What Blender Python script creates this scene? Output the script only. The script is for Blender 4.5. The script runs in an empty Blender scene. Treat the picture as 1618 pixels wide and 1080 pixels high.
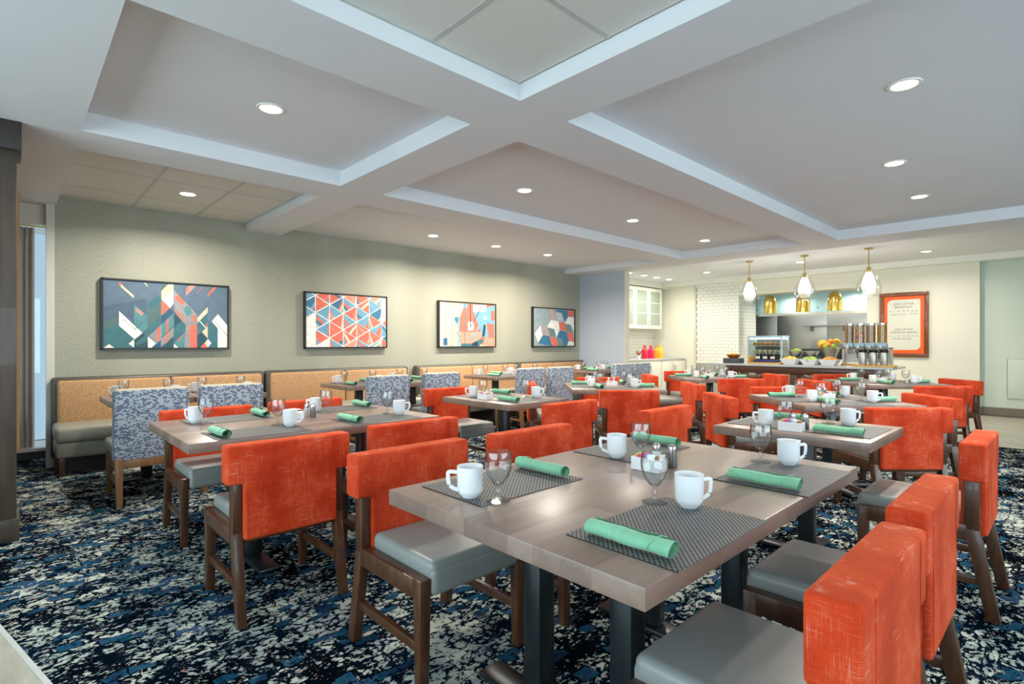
import bpy, bmesh, math, random
from mathutils import Vector, Matrix
random.seed(7)
sc = bpy.context.scene
COL = sc.collection
pi = math.pi

# ------------------------------------------------------------------ camera, world, exposure
cam_d = bpy.data.cameras.new('camera'); cam = bpy.data.objects.new('camera', cam_d); COL.objects.link(cam)
CAM_H = 1.25
CAM_A = math.atan(888 / 840)
cam.location = (0, 0, CAM_H); cam.rotation_euler = (pi / 2, 0, CAM_A)
cam_d.sensor_width = 36; cam_d.lens = 36 * 840 / 1618; cam_d.shift_y = 2 / 1618
cam_d.clip_start = 0.02
sc.camera = cam
w = bpy.data.worlds.new('World'); sc.world = w; w.use_nodes = True
w.node_tree.nodes['Background'].inputs[0].default_value = (0.62, 0.78, 1.0, 1)
w.node_tree.nodes['Background'].inputs[1].default_value = 0.8
sc.view_settings.view_transform = 'Standard'; sc.view_settings.look = 'None'
sc.view_settings.gamma = 1; sc.view_settings.use_curve_mapping = False
sc.view_settings.exposure = 0.1
try:
    sc.cycles.use_denoising = True; sc.cycles.max_bounces = 8; sc.cycles.transparent_max_bounces = 16
    sc.cycles.sample_clamp_indirect = 6; sc.cycles.caustics_reflective = False; sc.cycles.caustics_refractive = False
except Exception: pass

def area(name, loc, rot, sx, sy, power, col, spread=pi, shape='RECTANGLE', parent=None):
    L = bpy.data.lights.new(name, 'AREA'); L.shape = shape; L.size = sx
    if shape == 'RECTANGLE': L.size_y = sy
    L.energy = power; L.color = col; L.spread = spread
    o = bpy.data.objects.new(name, L); COL.objects.link(o); o.location = loc; o.rotation_euler = rot
    if parent: o.parent = parent
    return o
DAY = (0.80, 0.90, 1.0); WARM = (1.0, 0.92, 0.80)
P_DOWN = 30; P_KIT = 22
# daylight entering through the glazed walls behind and to the right of the viewpoint
area('daylight_back', (-1.2, -3.16, 1.45), (pi / 2, 0, 0), 7.0, 2.1, 270, DAY)
area('daylight_side', (3.58, 3.6, 1.45), (pi / 2, 0, pi / 2), 7.0, 2.1, 250, DAY)

# ------------------------------------------------------------------ helpers
def lin(c):
    return tuple((v / 255 / 12.92 if v / 255 <= .04045 else ((v / 255 + .055) / 1.055) ** 2.4) for v in c) + (1,)
M = {}
class NT:
    def __init__(s, name):
        s.m = bpy.data.materials.new(name); s.m.use_nodes = True; s.t = s.m.node_tree; s.n = s.t.nodes; s.l = s.t.links
        s.b = s.n['Principled BSDF']; M[name] = s.m
    def node(s, typ, **kw):
        n = s.n.new(typ)
        for k, v in kw.items():
            if k[0] == '_': setattr(n, k[1:], v)
            else:
                key = k.replace('__', ' ')
                n.inputs[key].default_value = v
        return n
    def link(s, a, b): s.l.new(a, b)
    def coords(s, kind='Object', scale=(1, 1, 1), rot=(0, 0, 0)):
        if kind == 'World': o = s.n.new('ShaderNodeNewGeometry').outputs['Position']
        else: o = s.n.new('ShaderNodeTexCoord').outputs[kind]
        mp = s.n.new('ShaderNodeMapping'); mp.inputs['Scale'].default_value = scale; mp.inputs['Rotation'].default_value = rot
        s.link(o, mp.inputs['Vector']); return mp.outputs['Vector']
    def noise(s, vec, scale, detail=3, rough=.55):
        n = s.n.new('ShaderNodeTexNoise'); n.inputs['Scale'].default_value = scale; n.inputs['Detail'].default_value = detail
        n.inputs['Roughness'].default_value = rough; s.link(vec, n.inputs['Vector']); return n.outputs['Fac']
    def ramp(s, fac, stops, interp='LINEAR'):
        r = s.n.new('ShaderNodeValToRGB'); r.color_ramp.interpolation = interp
        e = r.color_ramp.elements
        while len(e) < len(stops): e.new(.5)
        for el, (p, c) in zip(e, stops): el.position = p; el.color = c
        s.link(fac, r.inputs['Fac']); return r.outputs['Color']
    def mix(s, fac, a, b, mode='MIX'):
        m = s.n.new('ShaderNodeMix'); m.data_type = 'RGBA'; m.blend_type = mode
        for i, v in ((0, fac), (6, a), (7, b)):
            if isinstance(v, (int, float)): m.inputs[i].default_value = v
            elif isinstance(v, tuple): m.inputs[i].default_value = v
            else: s.link(v, m.inputs[i])
        return m.outputs[2]
    def base(s, v):
        if isinstance(v, tuple): s.b.inputs['Base Color'].default_value = v
        else: s.link(v, s.b.inputs['Base Color'])
    def set(s, rough=.6, metal=0, spec=.5, coat=0, sheen=0):
        s.b.inputs['Roughness'].default_value = rough; s.b.inputs['Metallic'].default_value = metal
        s.b.inputs['Specular IOR Level'].default_value = spec; s.b.inputs['Coat Weight'].default_value = coat
        s.b.inputs['Sheen Weight'].default_value = sheen
    def bump(s, h, strength=.2, dist=.01):
        b = s.n.new('ShaderNodeBump'); b.inputs['Strength'].default_value = strength; b.inputs['Distance'].default_value = dist
        s.link(h, b.inputs['Height']); s.link(b.outputs['Normal'], s.b.inputs['Normal'])
BW = [(0, (0, 0, 0, 1)), (1, (1, 1, 1, 1))]
def paint(name, c, rough=.6, var=.06, scale=8, metal=0, spec=.5, coat=0, bump=0, sheen=0):
    t = NT(name); v = t.coords('Object'); n = t.noise(v, scale)
    a = lin(c); d = tuple(x * (1 - var) for x in a[:3]) + (1,); u = tuple(min(1, x * (1 + var)) for x in a[:3]) + (1,)
    t.base(t.ramp(n, [(.3, d), (.7, u)])); t.set(rough, metal, spec, coat, sheen)
    if bump: t.bump(t.noise(v, scale * 20), bump, .002)
    return t.m
def emit(name, c, strength):
    t = NT(name); t.base(c); t.b.inputs['Emission Color'].default_value = c; t.b.inputs['Emission Strength'].default_value = strength; return t.m
def glassm(name, tint=(1, 1, 1, 1), gain=1.0, base=.03, edge=.9):
    t = NT(name); n = t.n; n.remove(t.b)
    tr = n.new('ShaderNodeBsdfTransparent'); tr.inputs[0].default_value = tint
    gl = n.new('ShaderNodeBsdfGlossy'); gl.inputs['Roughness'].default_value = .03
    lw = n.new('ShaderNodeLayerWeight'); lw.inputs['Blend'].default_value = .5
    fr = n.new('ShaderNodeMath'); fr.operation = 'POWER'; fr.inputs[1].default_value = 3.5; t.link(lw.outputs['Facing'], fr.inputs[0])
    mu = n.new('ShaderNodeMath'); mu.operation = 'MULTIPLY_ADD'; mu.inputs[1].default_value = gain; mu.inputs[2].default_value = base
    cr = n.new('ShaderNodeValToRGB'); cr.color_ramp.elements[0].color = tint; cr.color_ramp.elements[0].position = .45; cr.color_ramp.elements[1].color = (edge, edge, edge, 1)
    t.link(lw.outputs['Facing'], cr.inputs[0]); t.link(cr.outputs[0], tr.inputs[0])
    mx = n.new('ShaderNodeMixShader'); t.link(fr.outputs[0], mu.inputs[0]); t.link(mu.outputs[0], mx.inputs[0])
    t.link(tr.outputs[0], mx.inputs[1]); t.link(gl.outputs[0], mx.inputs[2]); t.link(mx.outputs[0], n['Material Output'].inputs[0]); return t.m

# ---- materials
paint('ceiling_paint', (226, 228, 232), .75, .015, 2)
paint('ceiling_tile', (224, 222, 216), .85, .02, 30, bump=.15)
paint('grid_metal', (196, 196, 192), .5)
paint('wall_cream', (232, 230, 214), .6, .015, 2)
paint('wall_blue', (190, 200, 212), .6, .02, 2)
paint('wall_green', (214, 226, 214), .6, .02, 2)
paint('white_paint', (238, 238, 226), .45, .015, 5)
paint('white_trim', (214, 210, 200), .5, .02, 5)
paint('baseboard_taupe', (128, 118, 104), .5, .08, 6)
paint('dark_board', (52, 44, 40), .5, .1, 6)
paint('black_metal', (66, 72, 76), .3, .1, 10, metal=.8)
paint('black_plastic', (28, 26, 26), .35)
paint('frame_black', (38, 36, 34), .4)
paint('grey_vinyl', (138, 141, 138), .38, .05, 5, bump=.06)
paint('dark_vinyl', (84, 78, 70), .4, .08, 5)
paint('booth_vinyl', (150, 148, 136), .42, .05, 5, bump=.06)
paint('ceramic', (240, 240, 242), .14, .01, 5, coat=.4)
paint('chrome', (200, 200, 204), .18, .05, 10, metal=1)
paint('steel', (200, 200, 194), .42, .08, 3, metal=1)
paint('steel_dark', (120, 120, 116), .35, .1, 4, metal=1)
paint('brass', (206, 176, 104), .25, .06, 8, metal=1)
paint('gold', (234, 200, 112), .2, .05, 6, metal=1)
paint('hood_blue', (176, 214, 222), .4, .03, 3)
paint('quartz', (190, 196, 198), .25, .05, 30)
paint('tray_wood', (214, 168, 92), .5, .12, 12)
paint('slate', (70, 76, 80), .55)
paint('navy_box', (42, 52, 98), .5)
paint('orange_print', (252, 98, 22), .5, .01)
paint('board_white', (222, 222, 206), .35, .01)
paint('ink', (120, 116, 104), .6)
paint('ink_blue', (92, 104, 128), .6)
paint('napkin_green', (130, 190, 154), .85, .09, 40, sheen=.2, bump=.1)
paint('napkin_olive', (126, 152, 122), .85, .1, 40, sheen=.2, bump=.1)
paint('paper_yellow', (240, 218, 96), .7); paint('paper_pink', (240, 90, 160), .7)
paint('paper_white', (238, 238, 240), .7); paint('paper_brown', (180, 120, 60), .7); paint('paper_blue', (130, 170, 230), .7)
paint('banana', (244, 204, 66), .5, .1, 12); paint('orange_fruit', (246, 146, 36), .5, .08, 40); paint('apple_green', (160, 190, 60), .4, .12, 14)
paint('pineapple', (236, 212, 92), .6, .15, 60); paint('honeydew', (176, 206, 84), .6, .15, 60); paint('cantaloupe', (240, 164, 66), .6, .15, 60)
paint('pastry', (222, 156, 84), .6, .2, 40); paint('muffin', (226, 206, 172), .7, .15, 40)
paint('wood_bowl', (170, 96, 48), .5, .15, 14)
paint('juice_red', (236, 34, 66), .2); paint('juice_pink', (240, 22, 96), .2); paint('juice_orange', (250, 168, 24), .2); paint('juice_yellow', (250, 204, 70), .2)
paint('cap_orange', (236, 92, 44), .4)
paint('curtain_taupe', (196, 190, 180), .9, .06, 20)
paint('label_white', (236, 232, 216), .6); paint('label_blue', (178, 210, 228), .5)
glassm('clear_glass', (.955, .965, .965, 1), .75, .07, .35); glassm('pane_glass', (.9, .96, .95, 1), .8, .04)
glassm('pendant_glass', (.99, .995, .99, 1), .4, .04, .95)
NT('frosted').base(lin((166, 180, 164))); M['frosted'].node_tree.nodes['Principled BSDF'].inputs['Roughness'].default_value = .25
t = NT('sky_pane'); t.base((.5, .7, 1, 1)); t.b.inputs['Alpha'].default_value = 1
emit('lamp_lens', (1, .96, .86, 1), 14); emit('lamp_glow', (1, .97, .9, 1), 7.0)
emit('case_fill_glow', (.8, .9, 1, 1), 14)

def wood(name, c1, c2, rough=.35, scale=(3, 40, 40), coat=.2):
    t = NT(name); v = t.coords('Object', scale); n = t.noise(v, 1.5, 5, .6)
    t.base(t.ramp(n, [(.25, lin(c1)), (.75, lin(c2))])); t.set(rough, coat=coat); return t.m
wood('chair_wood', (56, 33, 20), (96, 60, 37), .34, (26, 26, 4))
wood('light_wood', (150, 112, 68), (182, 140, 92), .45, (20, 20, 3))
wood('mid_wood', (104, 72, 46), (140, 100, 64), .42, (20, 20, 3))
wood('pier_wood', (54, 45, 38), (78, 67, 57), .5, (16, 16, 1.6))
wood('counter_wood', (62, 36, 22), (92, 56, 34), .4, (3, 30, 30))
wood('menu_frame_wood', (96, 52, 26), (140, 80, 44), .35, (12, 12, 12))
wood('stool_wood', (84, 50, 28), (116, 72, 42), .4, (12, 12, 12))

t = NT('table_wood'); v = t.coords('Object')
sep = t.n.new('ShaderNodeSeparateXYZ'); t.link(v, sep.inputs[0]); cmb = t.n.new('ShaderNodeCombineXYZ')
t.link(sep.outputs['Y'], cmb.inputs['X']); t.link(sep.outputs['X'], cmb.inputs['Y']); t.link(sep.outputs['Z'], cmb.inputs['Z'])
br = t.node('ShaderNodeTexBrick', Scale=1, Brick__Width=.42, Row__Height=.09, Mortar__Size=.0, Color1=(0, 0, 0, 1), Color2=(1, 1, 1, 1)); br.offset = .37
t.link(cmb.outputs[0], br.inputs['Vector'])
mp = t.coords('Object', (30, 3, 30)); n = t.noise(mp, 1.2, 5, .6)
stave = t.ramp(br.outputs['Color'], [(0, lin((120, 97, 86))), (1, lin((152, 128, 115)))])
t.base(t.mix(.25, stave, t.ramp(n, [(.3, lin((98, 80, 70))), (.7, lin((158, 137, 125)))])))
t.set(.34, coat=.22); t.b.inputs['Coat Roughness'].default_value = .26

def fabric_orange():
    t = NT('orange_fabric')
    a = t.noise(t.coords('Object', (14, 14, 420)), 1, 3, .7); b = t.noise(t.coords('Object', (420, 420, 14)), 1, 3, .7)
    big = t.noise(t.coords('Object'), 7, 4)
    mx = t.n.new('ShaderNodeMath'); mx.operation = 'MAXIMUM'; t.link(a, mx.inputs[0]); t.link(b, mx.inputs[1])
    ad = t.n.new('ShaderNodeMath'); ad.operation = 'MULTIPLY_ADD'; t.link(big, ad.inputs[0]); ad.inputs[1].default_value = .35; t.link(mx.outputs[0], ad.inputs[2])
    wear = t.ramp(ad.outputs[0], [(.765, (0, 0, 0, 1)), (.92, (.6, .6, .6, 1))])
    col = t.ramp(big, [(.3, lin((180, 46, 18))), (.7, lin((218, 70, 28)))])
    t.base(t.mix(wear, col, lin((226, 164, 144)))); t.set(.85, spec=.2, sheen=.25); t.b.inputs['Sheen Tint'].default_value = lin((255, 150, 90)); t.bump(ad.outputs[0], .25, .002)
fabric_orange()
t = NT('blue_fabric'); v = t.coords('Object')
br = t.node('ShaderNodeTexBrick', Scale=1, Brick__Width=.017, Row__Height=.0085, Mortar__Size=.0008, Color1=(0, 0, 0, 1), Color2=(1, 1, 1, 1), Mortar=(.2, .2, .2, 1))
cv = t.n.new('ShaderNodeCombineXYZ'); sp = t.n.new('ShaderNodeSeparateXYZ'); t.link(v, sp.inputs[0])
ad = t.n.new('ShaderNodeMath'); ad.operation = 'ADD'; t.link(sp.outputs['X'], ad.inputs[0]); t.link(sp.outputs['Y'], ad.inputs[1])
t.link(ad.outputs[0], cv.inputs['X']); t.link(sp.outputs['Z'], cv.inputs['Y']); t.link(cv.outputs[0], br.inputs['Vector'])
nz = t.noise(v, 26, 3); 
ml = t.n.new('ShaderNodeMath'); ml.operation = 'MULTIPLY'; t.link(br.outputs['Color'], ml.inputs[0]); t.link(nz, ml.inputs[1])
t.base(t.ramp(ml.outputs[0], [(.235, lin((166, 174, 186))), (.26, lin((58, 78, 106)))])); t.set(.85, spec=.2, sheen=.2)
t = NT('booth_weave'); a = t.noise(t.coords('Object', (60, 60, 500)), 1, 2, .7); b = t.noise(t.coords('Object', (500, 500, 60)), 1, 2, .7)
mx = t.n.new('ShaderNodeMath'); mx.operation = 'MAXIMUM'; t.link(a, mx.inputs[0]); t.link(b, mx.inputs[1])
t.base(t.ramp(mx.outputs[0], [(.44, lin((150, 100, 60))), (.66, lin((222, 184, 142)))])); t.set(.85, spec=.2); t.bump(mx.outputs[0], .2, .002)
t = NT('cream_edge'); t.base(lin((206, 196, 172))); t.set(.85)

t = NT('placemat'); br = t.node('ShaderNodeTexBrick', Scale=1, Brick__Width=.014, Row__Height=.008, Mortar__Size=.0031, Mortar__Smooth=.3, Color1=lin((190, 190, 190)), Color2=lin((170, 170, 170)), Mortar=lin((30, 28, 31)))
t.link(t.coords('Object', (1, 1, 0)), br.inputs['Vector']); t.base(br.outputs['Color']); t.set(.55); t.bump(br.outputs['Fac'], -.3, .002)

# wallpaper: fine vertical speckle
t = NT('wallpaper'); a = t.noise(t.coords('World', (150, 150, 45)), 1, 3, .75); b = t.noise(t.coords('World', (1, 1.2, .12)), 1, 2)
c = t.ramp(a, [(.3, lin((136, 132, 112))), (.5, lin((163, 163, 147))), (.72, lin((190, 192, 179)))])
t.base(t.mix(.22, c, t.ramp(b, [(.3, lin((150, 142, 118))), (.7, lin((196, 200, 188)))]))); t.set(.6, spec=.35); t.bump(a, .1, .002)

# carpet: broken cream bricks, teal and navy bricks on near-black, orange flecks
t = NT('carpet'); v = t.coords('World')
dn = t.n.new('ShaderNodeTexNoise'); dn.inputs['Scale'].default_value = 7; dn.inputs['Detail'].default_value = 3; t.link(v, dn.inputs['Vector'])
sb = t.n.new('ShaderNodeVectorMath'); sb.operation = 'SUBTRACT'; t.link(dn.outputs['Color'], sb.inputs[0]); sb.inputs[1].default_value = (.5, .5, .5)
scl = t.n.new('ShaderNodeVectorMath'); scl.operation = 'SCALE'; scl.inputs['Scale'].default_value = .13; t.link(sb.outputs[0], scl.inputs[0])
av = t.n.new('ShaderNodeVectorMath'); av.operation = 'ADD'; t.link(v, av.inputs[0]); t.link(scl.outputs[0], av.inputs[1])
sp = t.n.new('ShaderNodeSeparateXYZ'); t.link(av.outputs[0], sp.inputs[0]); cv = t.n.new('ShaderNodeCombineXYZ')
t.link(sp.outputs['Y'], cv.inputs['X']); t.link(sp.outputs['X'], cv.inputs['Y'])
br = t.node('ShaderNodeTexBrick', Scale=1, Brick__Width=.095, Row__Height=.048, Mortar__Size=.004, Mortar__Smooth=.2, Color1=(0, 0, 0, 1), Color2=(1, 1, 1, 1), Mortar=(.5, .5, .5, 1))
t.link(cv.outputs[0], br.inputs['Vector'])
fine = t.noise(t.coords('World', (44, 29, 1)), 1, 6, .72); big = t.noise(v, 1.3, 2); mid = t.noise(t.coords('World', (9, 6, 1)), 1, 3)
vor = t.n.new('ShaderNodeTexVoronoi'); vor.feature = 'DISTANCE_TO_EDGE'; vor.inputs['Scale'].default_value = 1
stm = t.n.new('ShaderNodeMapping'); stm.inputs['Scale'].default_value = (24, 15, 1); t.link(av.outputs[0], stm.inputs['Vector']); t.link(stm.outputs[0], vor.inputs['Vector'])
crack = t.ramp(vor.outputs['Distance'], [(.0, (1, 1, 1, 1)), (.12, (0, 0, 0, 1))])
def mth(op, a, b):
    m = t.n.new('ShaderNodeMath'); m.operation = op
    for i, x in enumerate((a, b)):
        if isinstance(x, (int, float)): m.inputs[i].default_value = x
        else: t.link(x, m.inputs[i])
    return m.outputs[0]
val = mth('ADD', mth('SUBTRACT', fine, mth('ADD', mth('MULTIPLY', br.outputs['Fac'], .07), mth('MULTIPLY', crack, .13))), mth('ADD', mth('MULTIPLY', big, .35), mth('MULTIPLY', mid, .45)))
creamf = t.ramp(mth('MULTIPLY', val, .5), [(.441, (0, 0, 0, 1)), (.454, (1, 1, 1, 1))])
cream = t.ramp(mid, [(.35, lin((128, 142, 148))), (.6, lin((186, 192, 180)))])
dark = t.ramp(big, [(.35, lin((6, 11, 17))), (.65, lin((8, 25, 40)))])
c0 = t.mix(creamf, dark, cream)
blue = t.ramp(mth('MULTIPLY', mid, 1.0), [(.38, lin((28, 46, 74))), (.5, lin((30, 76, 98))), (.62, lin((52, 76, 108)))])
bsel = t.ramp(br.outputs['Color'], [(.84, (0, 0, 0, 1)), (.85, (1, 1, 1, 1))])
inv = mth('SUBTRACT', 1.0, br.outputs['Fac']); bm_ = mth('MULTIPLY', bsel, inv); bm2 = mth('MULTIPLY', bm_, t.ramp(fine, [(.40, (0, 0, 0, 1)), (.44, (1, 1, 1, 1))]))
c1 = t.mix(bm2, c0, blue)
dsel = mth('MULTIPLY', t.ramp(br.outputs['Color'], [(.16, (1, 1, 1, 1)), (.18, (0, 0, 0, 1))]), t.ramp(fine, [(.44, (1, 1, 1, 1)), (.5, (0, 0, 0, 1))]))
c2 = t.mix(dsel, c1, lin((22, 30, 44)))
fl = t.ramp(t.noise(t.coords('World', (60, 40, 1)), 1, 2), [(.69, (0, 0, 0, 1)), (.71, (1, 1, 1, 1))])
t.base(t.mix(fl, c2, lin((192, 100, 80)))); t.set(1.0, spec=.0); t.bump(t.noise(v, 300, 2), .25, .003)

t = NT('floor_tile'); n = t.noise(t.coords('World', (2, 9, 1)), 1, 5, .6)
t.base(t.ramp(n, [(.3, lin((158, 152, 136))), (.7, lin((196, 192, 176)))])); t.set(.35)
paint('grout', (120, 116, 104), .8)
paint('subway_white', (236, 238, 228), .12, .012, 3, coat=.3); paint('tile_grout', (168, 168, 158), .8)
for nm, c1, c2, c3 in (('cereal_brown', (150, 108, 60), (196, 150, 96), (120, 84, 46)), ('cereal_tan', (176, 132, 84), (210, 168, 118), (140, 98, 60)), ('cereal_gold', (190, 146, 38), (222, 184, 70), (150, 110, 30))):
    t = NT(nm); vo = t.n.new('ShaderNodeTexVoronoi'); vo.inputs['Scale'].default_value = 55; t.link(t.coords('Object'), vo.inputs['Vector'])
    t.base(t.ramp(vo.outputs['Distance'], [(.1, lin(c2)), (.45, lin(c1)), (.7, lin(c3))])); t.set(.6); t.bump(vo.outputs['Distance'], .5, .004)
t = NT('cereal_loops'); vo = t.n.new('ShaderNodeTexVoronoi'); vo.inputs['Scale'].default_value = 60; t.link(t.coords('Object'), vo.inputs['Vector'])
sx = t.n.new('ShaderNodeSeparateXYZ'); t.link(vo.outputs['Color'], sx.inputs[0])
t.base(t.ramp(sx.outputs['X'], [(0, lin((222, 96, 70))), (.25, lin((236, 170, 80))), (.5, lin((108, 176, 96))), (.7, lin((226, 120, 140))), (.85, lin((120, 90, 150)))], 'CONSTANT')); t.set(.6)

# ------------------------------------------------------------------ mesh building
def T3(loc=(0, 0, 0), rot=(0, 0, 0)):
    from mathutils import Euler
    return Matrix.Translation(loc) @ Euler(rot).to_matrix().to_4x4()
def merge(bm, tmp, mi=0):
    for f in tmp.faces: f.material_index = mi
    me = bpy.data.meshes.new('tmp'); tmp.to_mesh(me); tmp.free(); bm.from_mesh(me); bpy.data.meshes.remove(me)
def box(bm, size, loc=(0, 0, 0), rot=(0, 0, 0), bev=0, seg=2, mi=0, taper=None, shear=None):
    b = bmesh.new(); bmesh.ops.create_cube(b, size=1)
    for v in b.verts: v.co = Vector((v.co.x * size[0], v.co.y * size[1], v.co.z * size[2]))
    if taper:   # scale of the bottom end in x,y
        for v in b.verts:
            if v.co.z < 0: v.co.x *= taper[0]; v.co.y *= taper[1]
    if shear:   # bottom end shifted in x,y
        for v in b.verts:
            if v.co.z < 0: v.co.x += shear[0]; v.co.y += shear[1]
    if bev: bmesh.ops.bevel(b, geom=list(b.edges), offset=bev, segments=seg, profile=.5, affect='EDGES')
    bmesh.ops.transform(b, matrix=T3(loc, rot), verts=b.verts); merge(bm, b, mi)
def bb(bm, x0, x1, y0, y1, z0, z1, bev=0, seg=2, mi=0):
    box(bm, (x1 - x0, y1 - y0, z1 - z0), ((x0 + x1) / 2, (y0 + y1) / 2, (z0 + z1) / 2), bev=bev, seg=seg, mi=mi)
def cyl(bm, r, h, loc=(0, 0, 0), rot=(0, 0, 0), n=20, r2=None, bev=0, mi=0):
    b = bmesh.new(); bmesh.ops.create_cone(b, cap_ends=True, segments=n, radius1=r, radius2=r if r2 is None else r2, depth=h)
    if bev: bmesh.ops.bevel(b, geom=[e for e in b.edges if abs(e.verts[0].co.z - e.verts[1].co.z) < 1e-6], offset=bev, segments=2, affect='EDGES')
    bmesh.ops.transform(b, matrix=T3(loc, rot), verts=b.verts); merge(bm, b, mi)
def lathe(bm, prof, n=24, loc=(0, 0, 0), rot=(0, 0, 0), mi=0, sx=1, sy=1):
    b = bmesh.new(); rings = []
    for r, z in prof:
        if r < 1e-6: rings.append([b.verts.new((0, 0, z))])
        else: rings.append([b.verts.new((r * math.cos(2 * pi * k / n) * sx, r * math.sin(2 * pi * k / n) * sy, z)) for k in range(n)])
    for a, c in zip(rings, rings[1:]):
        for k in range(n):
            k2 = (k + 1) % n
            vs = [a[k % len(a)], a[k2 % len(a)], c[k2 % len(c)], c[k % len(c)]]
            u = []
            for q in vs:
                if q not in u: u.append(q)
            if len(u) > 2: b.faces.new(u)
    bmesh.ops.recalc_face_normals(b, faces=b.faces)
    bmesh.ops.transform(b, matrix=T3(loc, rot), verts=b.verts); merge(bm, b, mi)
def tube(bm, pts, r, n=8, mi=0, flat=1.0):
    b = bmesh.new(); P = [Vector(p) for p in pts]; rings = []
    for i, p in enumerate(P):
        d = (P[min(i + 1, len(P) - 1)] - P[max(i - 1, 0)]).normalized()
        up = Vector((0, 0, 1)) if abs(d.z) < .9 else Vector((1, 0, 0))
        s = d.cross(up).normalized(); q = s.cross(d).normalized()
        rr = r[i] if isinstance(r, (list, tuple)) else r
        rings.append([b.verts.new(p + s * rr * math.cos(2 * pi * k / n) + q * rr * flat * math.sin(2 * pi * k / n)) for k in range(n)])
    for a, c in zip(rings, rings[1:]):
        for k in range(n): b.faces.new((a[k], a[(k + 1) % n], c[(k + 1) % n], c[k]))
    b.faces.new(rings[0]); b.faces.new(rings[-1])
    bmesh.ops.recalc_face_normals(b, faces=b.faces); merge(bm, b, mi)
def poly(bm, pts, mi=0):
    f = bm.faces.new([bm.verts.new(p) for p in pts]); f.material_index = mi; return f
def sphere(bm, r, loc, sc_=(1, 1, 1), n=10, mi=0):
    b = bmesh.new(); bmesh.ops.create_uvsphere(b, u_segments=n, v_segments=max(5, n * 2 // 3), radius=r)
    for v in b.verts: v.co = Vector((v.co.x * sc_[0] + loc[0], v.co.y * sc_[1] + loc[1], v.co.z * sc_[2] + loc[2]))
    merge(bm, b, mi)
def obj(name, bm, mats, parent=None, loc=(0, 0, 0), rot=(0, 0, 0), ang=35):
    me = bpy.data.meshes.new(name); bm.to_mesh(me); bm.free()
    for m in (mats if isinstance(mats, (list, tuple)) else [mats]): me.materials.append(M[m])
    me.polygons.foreach_set('use_smooth', [True] * len(me.polygons))
    try: me.set_sharp_from_angle(angle=math.radians(ang))
    except Exception: pass
    o = bpy.data.objects.new(name, me); COL.objects.link(o); o.location = loc; o.rotation_euler = rot
    if parent: o.parent = parent
    return o
def NB(): return bmesh.new()
def tag(o, label, cat, group=None):
    o['label'] = label; o['category'] = cat
    if group: o['group'] = group
    return o
def thing(name, label, cat, loc=(0, 0, 0), rz=0, group=None):
    o = bpy.data.objects.new(name, None); COL.objects.link(o); o.location = loc; o.rotation_euler = (0, 0, rz); o.empty_display_size = .1
    return tag(o, label, cat, group)
def dup(root, loc, rz, label, group=None):
    r = root.copy(); COL.objects.link(r); r.location = loc; r.rotation_euler = (0, 0, rz); r['label'] = label
    if group: r['group'] = group
    def rec(a, b):
        for ch in a.children:
            c = ch.copy(); COL.objects.link(c); c.parent = b; rec(ch, c)
    rec(root, r); return r
class Proto:      # first use moves the prototype itself, later uses copy it
    def __init__(s, root): s.root = root; s.used = False
    def put(s, loc, rz, label, group):
        if not s.used:
            s.used = True; o = s.root; o.location = loc; o.rotation_euler = (0, 0, rz); o['label'] = label; o['group'] = group; return o
        return dup(s.root, loc, rz, label, group)
def struct(name, bm, mats, parent=None, **k):
    o = obj(name, bm, mats, parent, **k)
    if not parent: o['kind'] = 'structure'
    return o
def sbox(name, x0, x1, y0, y1, z0, z1, m, parent=None, bev=0):
    b = NB(); bb(b, x0, x1, y0, y1, z0, z1, bev); return struct(name, b, m, parent)

# ------------------------------------------------------------------ room shell
WX = -7.1; YK = 12.3; ZB = 2.65; ZC = 2.78; ZT = 2.745; XR = 3.4; YB = -3.0
fl = sbox('floor', -7.8, XR, YB, 14.6, -.12, -.006, 'grout')
b = NB(); EDGE = [(-7.7, -.94), (-2.2, .185), (XR, .185)]
f = b.faces.new([b.verts.new((x, y, -.008)) for x, y in EDGE + [(XR, 8.70), (-7.7, 8.70)]])
ex = bmesh.ops.extrude_face_region(b, geom=[f]); bmesh.ops.translate(b, verts=[v for v in ex['geom'] if isinstance(v, bmesh.types.BMVert)], vec=(0, 0, .008))
bmesh.ops.recalc_face_normals(b, faces=b.faces); obj('carpet', b, 'carpet', fl)
def tiles(x0, x1, y0, y1, sx, sy, rowoff):
    me = None; r = 0; y = y0
    while y < y1 - .01:
        hy = min(sy, y1 - y); x = x0 - (rowoff * sx if r % 2 else 0)
        while x < x1 - .01:
            a = max(x, x0); c = min(x + sx, x1)
            if c - a > .05:
                b = NB(); bb(b, a + .002, c - .002, y + .002, y + hy - .002, -.012, -.0035); obj('floor_tile', b, 'floor_tile', fl)
            x += sx
        y += sy; r += 1
tiles(-7.0, XR, 8.71, YK, 1.2, .6, .5)
tiles(-6.0, XR, -1.6, .2, 1.2, .6, .5)
for (xa, ya), (xb, yb) in zip(EDGE, EDGE[1:]):
    b = NB(); box(b, (math.hypot(xb - xa, yb - ya), .016, .006), ((xa + xb) / 2, (ya + yb) / 2, -.001), (0, 0, math.atan2(yb - ya, xb - xa))); obj('floor_edge_strip', b, 'grid_metal', fl)
for nm, a in (('wall_left', (WX - .12, WX, .33, 8.66, 0, ZC)),): sbox(nm, *a, 'wallpaper')
sbox('trim_1', WX - .13, WX + .012, .27, .335, 0, ZB, 'white_trim')
sbox('baseboard_left', WX, WX + .015, .34, 8.66, 0, .14, 'dark_board')
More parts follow.
